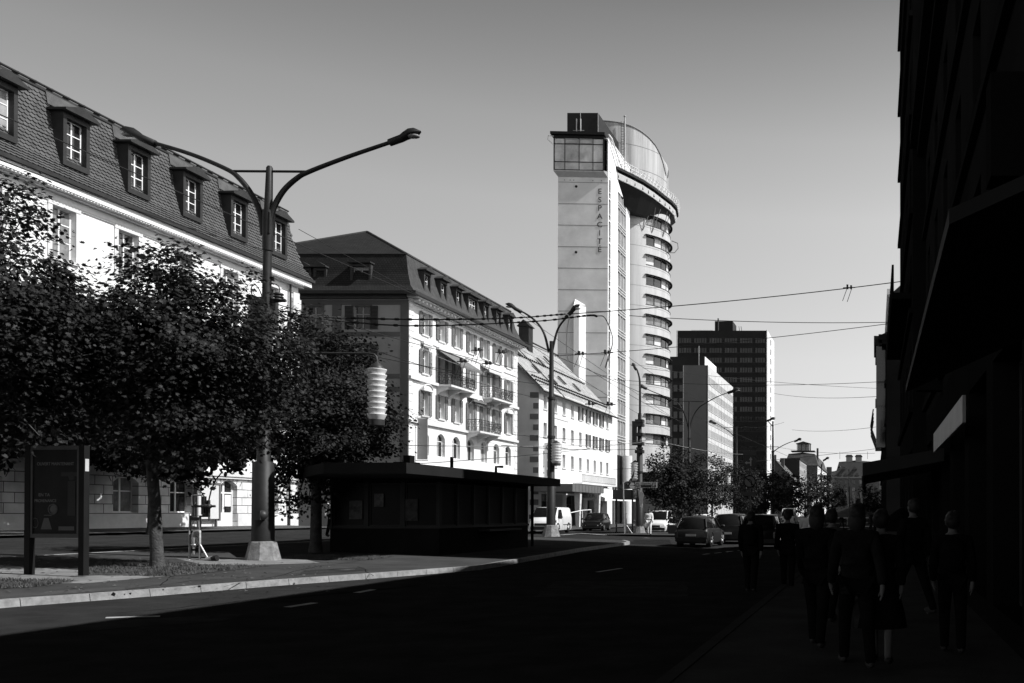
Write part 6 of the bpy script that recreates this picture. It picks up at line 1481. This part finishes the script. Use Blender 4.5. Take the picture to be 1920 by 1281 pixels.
# ------------------------------------------------------------------ people
def skinmesh(nodes, edges, root, sub=1):
    me = bpy.data.meshes.new('t'); names = list(nodes); idx = {n: i for i, n in enumerate(names)}
    me.from_pydata([nodes[n][0] for n in names], [(idx[a], idx[b]) for a, b in edges], []); o = bpy.data.objects.new('t', me); col.objects.link(o)
    o.modifiers.new('s', 'SKIN'); 
    for i, n in enumerate(names):
        r = nodes[n][1]; me.skin_vertices[0].data[i].radius = r if isinstance(r, tuple) else (r, r)
        me.skin_vertices[0].data[i].use_root = (n == root)
    sd_ = o.modifiers.new('u', 'SUBSURF'); sd_.levels = sub; sd_.render_levels = sub
    dg = bpy.context.evaluated_depsgraph_get(); dg.update(); r = bpy.data.meshes.new_from_object(o.evaluated_get(dg)); bpy.data.objects.remove(o)
    return r
def person(loc, yaw, h, label, top, bottom, hair=hair_m, stride=.25, arm=.2, long_top=True, bag=None, skirt=False, group='people walking', near=True, bend=0.0, hair_long=False):
    """faces local -y"""
    k = h / 1.75; t = thing('person', loc, label, 'person', group, yaw); s = stride
    N = {'pel': ((0, 0, .95), (.15, .11)), 'wa': ((0, -.01, 1.08), (.13, .10)), 'ch': ((0, 0, 1.28), (.165, .115)), 'sh': ((0, .01, 1.42), (.13, .09)), 'nk': ((0, 0, 1.50), .055), 'nk2': ((0, -.01, 1.55), .055), 'hd': ((0, -.02, 1.63), (.078, .092)), 'tp': ((0, -.01, 1.71), (.066, .08))}
    E = [('pel', 'wa'), ('wa', 'ch'), ('ch', 'sh'), ('sh', 'nk'), ('nk', 'nk2'), ('nk2', 'hd'), ('hd', 'tp')]
    for sg_, S_ in ((-1, 'r'), (1, 'l')):
        f = s * sg_; N['hp' + S_] = ((.09 * sg_, 0, .90), .095); N['kn' + S_] = ((.10 * sg_, -f * .55 - .03, .50), .06); N['an' + S_] = ((.10 * sg_, -f * .8 + (.08 if f < 0 else 0), .09 + (.04 if f < 0 else 0)), .042); N['to' + S_] = ((.11 * sg_, N['an' + S_][0][1] - .16, .04), (.04, .03))
        E += [('pel', 'hp' + S_), ('hp' + S_, 'kn' + S_), ('kn' + S_, 'an' + S_), ('an' + S_, 'to' + S_)]
        a = -arm * sg_; N['so' + S_] = ((.19 * sg_, .01, 1.41), .058); N['el' + S_] = ((.235 * sg_, a * .5 + .03, 1.12), .042); N['wr' + S_] = ((.24 * sg_, a * 1.1 - .05, .89), .027); N['pa' + S_] = ((.235 * sg_, a * 1.2 - .07, .82), (.018, .038))
        E += [('sh', 'so' + S_), ('so' + S_, 'el' + S_), ('el' + S_, 'wr' + S_), ('wr' + S_, 'pa' + S_)]
        if near:
            px_, py_, pz_ = N['pa' + S_][0]
            for i, (dy, ln) in enumerate(((-.028, .062), (-.010, .072), (.009, .068), (.026, .052))):
                N['f%d' % i + S_] = ((px_ - .004 * sg_, py_ + dy, pz_ - ln * .6), .0085); N['g%d' % i + S_] = ((px_ - .022 * sg_, py_ + dy * 1.05, pz_ - ln * 1.15), .007); E += [('pa' + S_, 'f%d' % i + S_), ('f%d' % i + S_, 'g%d' % i + S_)]
            N['th' + S_] = ((px_ - .02 * sg_, py_ - .045, pz_ + .0), .010); N['ti' + S_] = ((px_ - .03 * sg_, py_ - .058, pz_ - .04), .008); E += [('pa' + S_, 'th' + S_), ('th' + S_, 'ti' + S_)]
    sc_ = Matrix.Scale(k, 4)
    me = skinmesh(N, E, 'pel', 2); 
    # face and ears joined into the body mesh
    bm = bmesh.new(); bm.from_mesh(me); x = MB(); x.ell((0, -.115, 1.625), .013, .02, .022, 8, 6); x.ell((-.082, .0, 1.63), .012, .022, .032, 8, 6); x.ell((.082, .0, 1.63), .012, .022, .032, 8, 6); x.ell((0, -.098, 1.585), .026, .01, .008, 8, 5)
    for s_ in (-1, 1): x.ell((.03 * s_, -.098, 1.645), .012, .008, .008, 8, 5)
    xm = x.mesh('x', skin); bm.from_mesh(xm); bm.to_mesh(me); bm.free(); bpy.data.meshes.remove(xm)
    me.materials.clear(); me.materials.append(skin); me.transform(sc_)
    for p in me.polygons: p.use_smooth = True
    lpart(t, 'body', me, None)
    def sub(keys, edges, root, grow, mat, nm, ex=None):
        nn = {q: (N[q][0], tuple(v + grow for v in (N[q][1] if isinstance(N[q][1], tuple) else (N[q][1], N[q][1])))) for q in keys}
        if ex: nn.update(ex)
        m_ = skinmesh(nn, edges, root, 2); m_.materials.clear(); m_.materials.append(mat); m_.transform(sc_)
        for p in m_.polygons: p.use_smooth = True
        return lpart(t, nm, m_, None)
    ee = [e for e in E if all(q in ('pel', 'wa', 'ch', 'sh', 'sor', 'sol', 'elr', 'ell', 'wrr', 'wrl') for q in e)]
    if not long_top: ee = [e for e in ee if not any(q.startswith('wr') for q in e)]; 
    ks = sorted(set(q for e in ee for q in e)); ex = {}
    ex = {'hem': ((0, 0, .84), (.175, .135)), 'col': ((0, .005, 1.49), (.068, .07))}; ee = ee + [('pel', 'hem'), ('sh', 'col')]; sub(ks, ee, 'pel', .024, top, 'shirt', ex)
    if skirt:
        m = MB(); m.lathe([(.30, .42), (.27, .6), (.2, .85), (.155, 1.02)], 0, 0, 16, sy=.85); m.xf(sc_); lpart(t, 'skirt', m, bottom)
    else:
        ee = [e for e in E if all(q in ('pel', 'hpr', 'hpl', 'knr', 'knl', 'anr', 'anl') for q in e)]; exl = {'cu' + S_: ((N['an' + S_][0][0], N['an' + S_][0][1] - .01, N['an' + S_][0][2] - .035), (.055, .06)) for S_ in 'rl'}; ks2 = sorted(set(q for e in ee for q in e)); ee = ee + [('an' + S_, 'cu' + S_) for S_ in 'rl']; sub(ks2, ee, 'pel', .018, bottom, 'trousers', exl)
    m = MB(); m.ell((0, .018, 1.66), .096, .110, .115, 18, 12, .09); m.ell((.02, .06, 1.69), .06, .07, .07, 10, 8, .15); m.ell((-.03, .03, 1.73), .05, .06, .05, 10, 8, .15)
    m.v = [(a, b + (.018 if b < -.02 and c_ < 1.68 else 0) + (.06 if b < -.04 and c_ < 1.66 else 0), c_) for a, b, c_ in m.v]
    if hair_long: m.ell((0, .045, 1.58), .098, .075, .15, 14, 10)
    m.xf(sc_); lpart(t, 'hair', m, hair)
    for S_ in 'rl':
        a, b = N['an' + S_][0], N['to' + S_][0]; m = MB(); m.ell(((a[0] + b[0]) / 2, (a[1] + b[1]) / 2 - .0, .05 + max(0, a[2] - .09)), .05, .14, .05, 12, 8); m.xf(sc_); lpart(t, 'shoe', m, M('shoe', .04))
    if bag == 'back':
        m = MB(); m.ell((0, .19, 1.24), .16, .10, .22, 14, 10); m.xf(sc_); lpart(t, 'backpack', m, cloth_d)
    if bag == 'hand':
        m = MB(); m.box(.20, .30, -.22, .12, .42, .72); m.tube([(.25, -.15, .72), (.25, -.08, .82), (.25, .0, .82), (.25, .06, .72)], .012, 5); m.xf(sc_); lpart(t, 'shopping_bag', m, cloth_g)
    return t
def ppl(px, Y, lift, *a, **kw):
    p = pix(px, 962, Y); p.z = G(p.x, p.y) + lift; return person(tuple(p), *a, **kw)
AW = R(180)   # walking away from the viewer
c = gp(1217, 1003, .12); person(tuple(c), R(10), 1.7, 'person in all white clothes walking on the second island beside the thick pole', cloth_w, cloth_w, long_top=True, near=False)
c = gp(1510, 1030); person(tuple(c), AW, 1.72, 'sunlit person in a white shirt on the road far right', cloth_w, cloth_w, near=False, stride=.3)
c = gp(624, 1008, .12); person(tuple(c), R(60), 1.75, 'person in dark jacket and white trousers half hidden behind the left end of the kiosk', cloth_w, cloth_d, near=False)
ppl(1408, 20, 0, AW, 1.72, 'dark silhouetted person walking away below the traffic sign', cloth_d, cloth_d, stride=.28, bag='back')
ppl(1477, 20.5, 0, AW, 1.74, 'dark person alone on the crossing between two sunlit road strips', cloth_d, cloth_d, stride=.22, long_top=True)
ppl(1532, 11, .12, R(174), 1.66, 'black clad person with bushy dark hair walking away in the crowd', cloth_d, cloth_d, stride=.38, arm=.28, long_top=True, hair_long=True)
ppl(1560, 13.5, .12, R(163), 1.62, 'person with a pale grey shirt behind the bushy haired walker', cloth_g, cloth_d, stride=.34, arm=.3, bag='hand')
ppl(1606, 9.6, .12, R(188), 1.66, 'nearest person, long dark hair and charcoal top, walking away mid stride', M('charcoal_cloth', .014, 1, .3, 8, bump=.5, bscale=14, spec=0), cloth_d, stride=.4, arm=.32, long_top=True, hair_long=True)
ppl(1652, 9.8, .12, R(175), 1.6, 'person in a dark skirt with bare calves carrying a bag beside the charcoal top', cloth_d, cloth_d, skirt=True, stride=.3, arm=.1, bag='hand')
ppl(1712, 14.5, .12, R(215), 1.78, 'dark person close to the shaded shop windows', cloth_d, cloth_d, stride=.36, arm=.12, long_top=True)
ppl(1786, 10.5, .12, R(176), 1.58, 'rightmost dark person with a backpack', cloth_d, cloth_d, stride=.24, bag='back')
for k, (x, y) in enumerate(((1260, 994), (1545, 990), (1578, 992), (1632, 1000))):
    c = gp(x, y, .1); person(tuple(c), R(40 * k), 1.7, ['pale dressed person behind the planter', 'distant person at the far crossing', 'distant person left of the market parasol', 'distant person right of the market parasol'][k], [cloth_w, cloth_g, cloth_d, cloth_g][k], cloth_g, near=False)
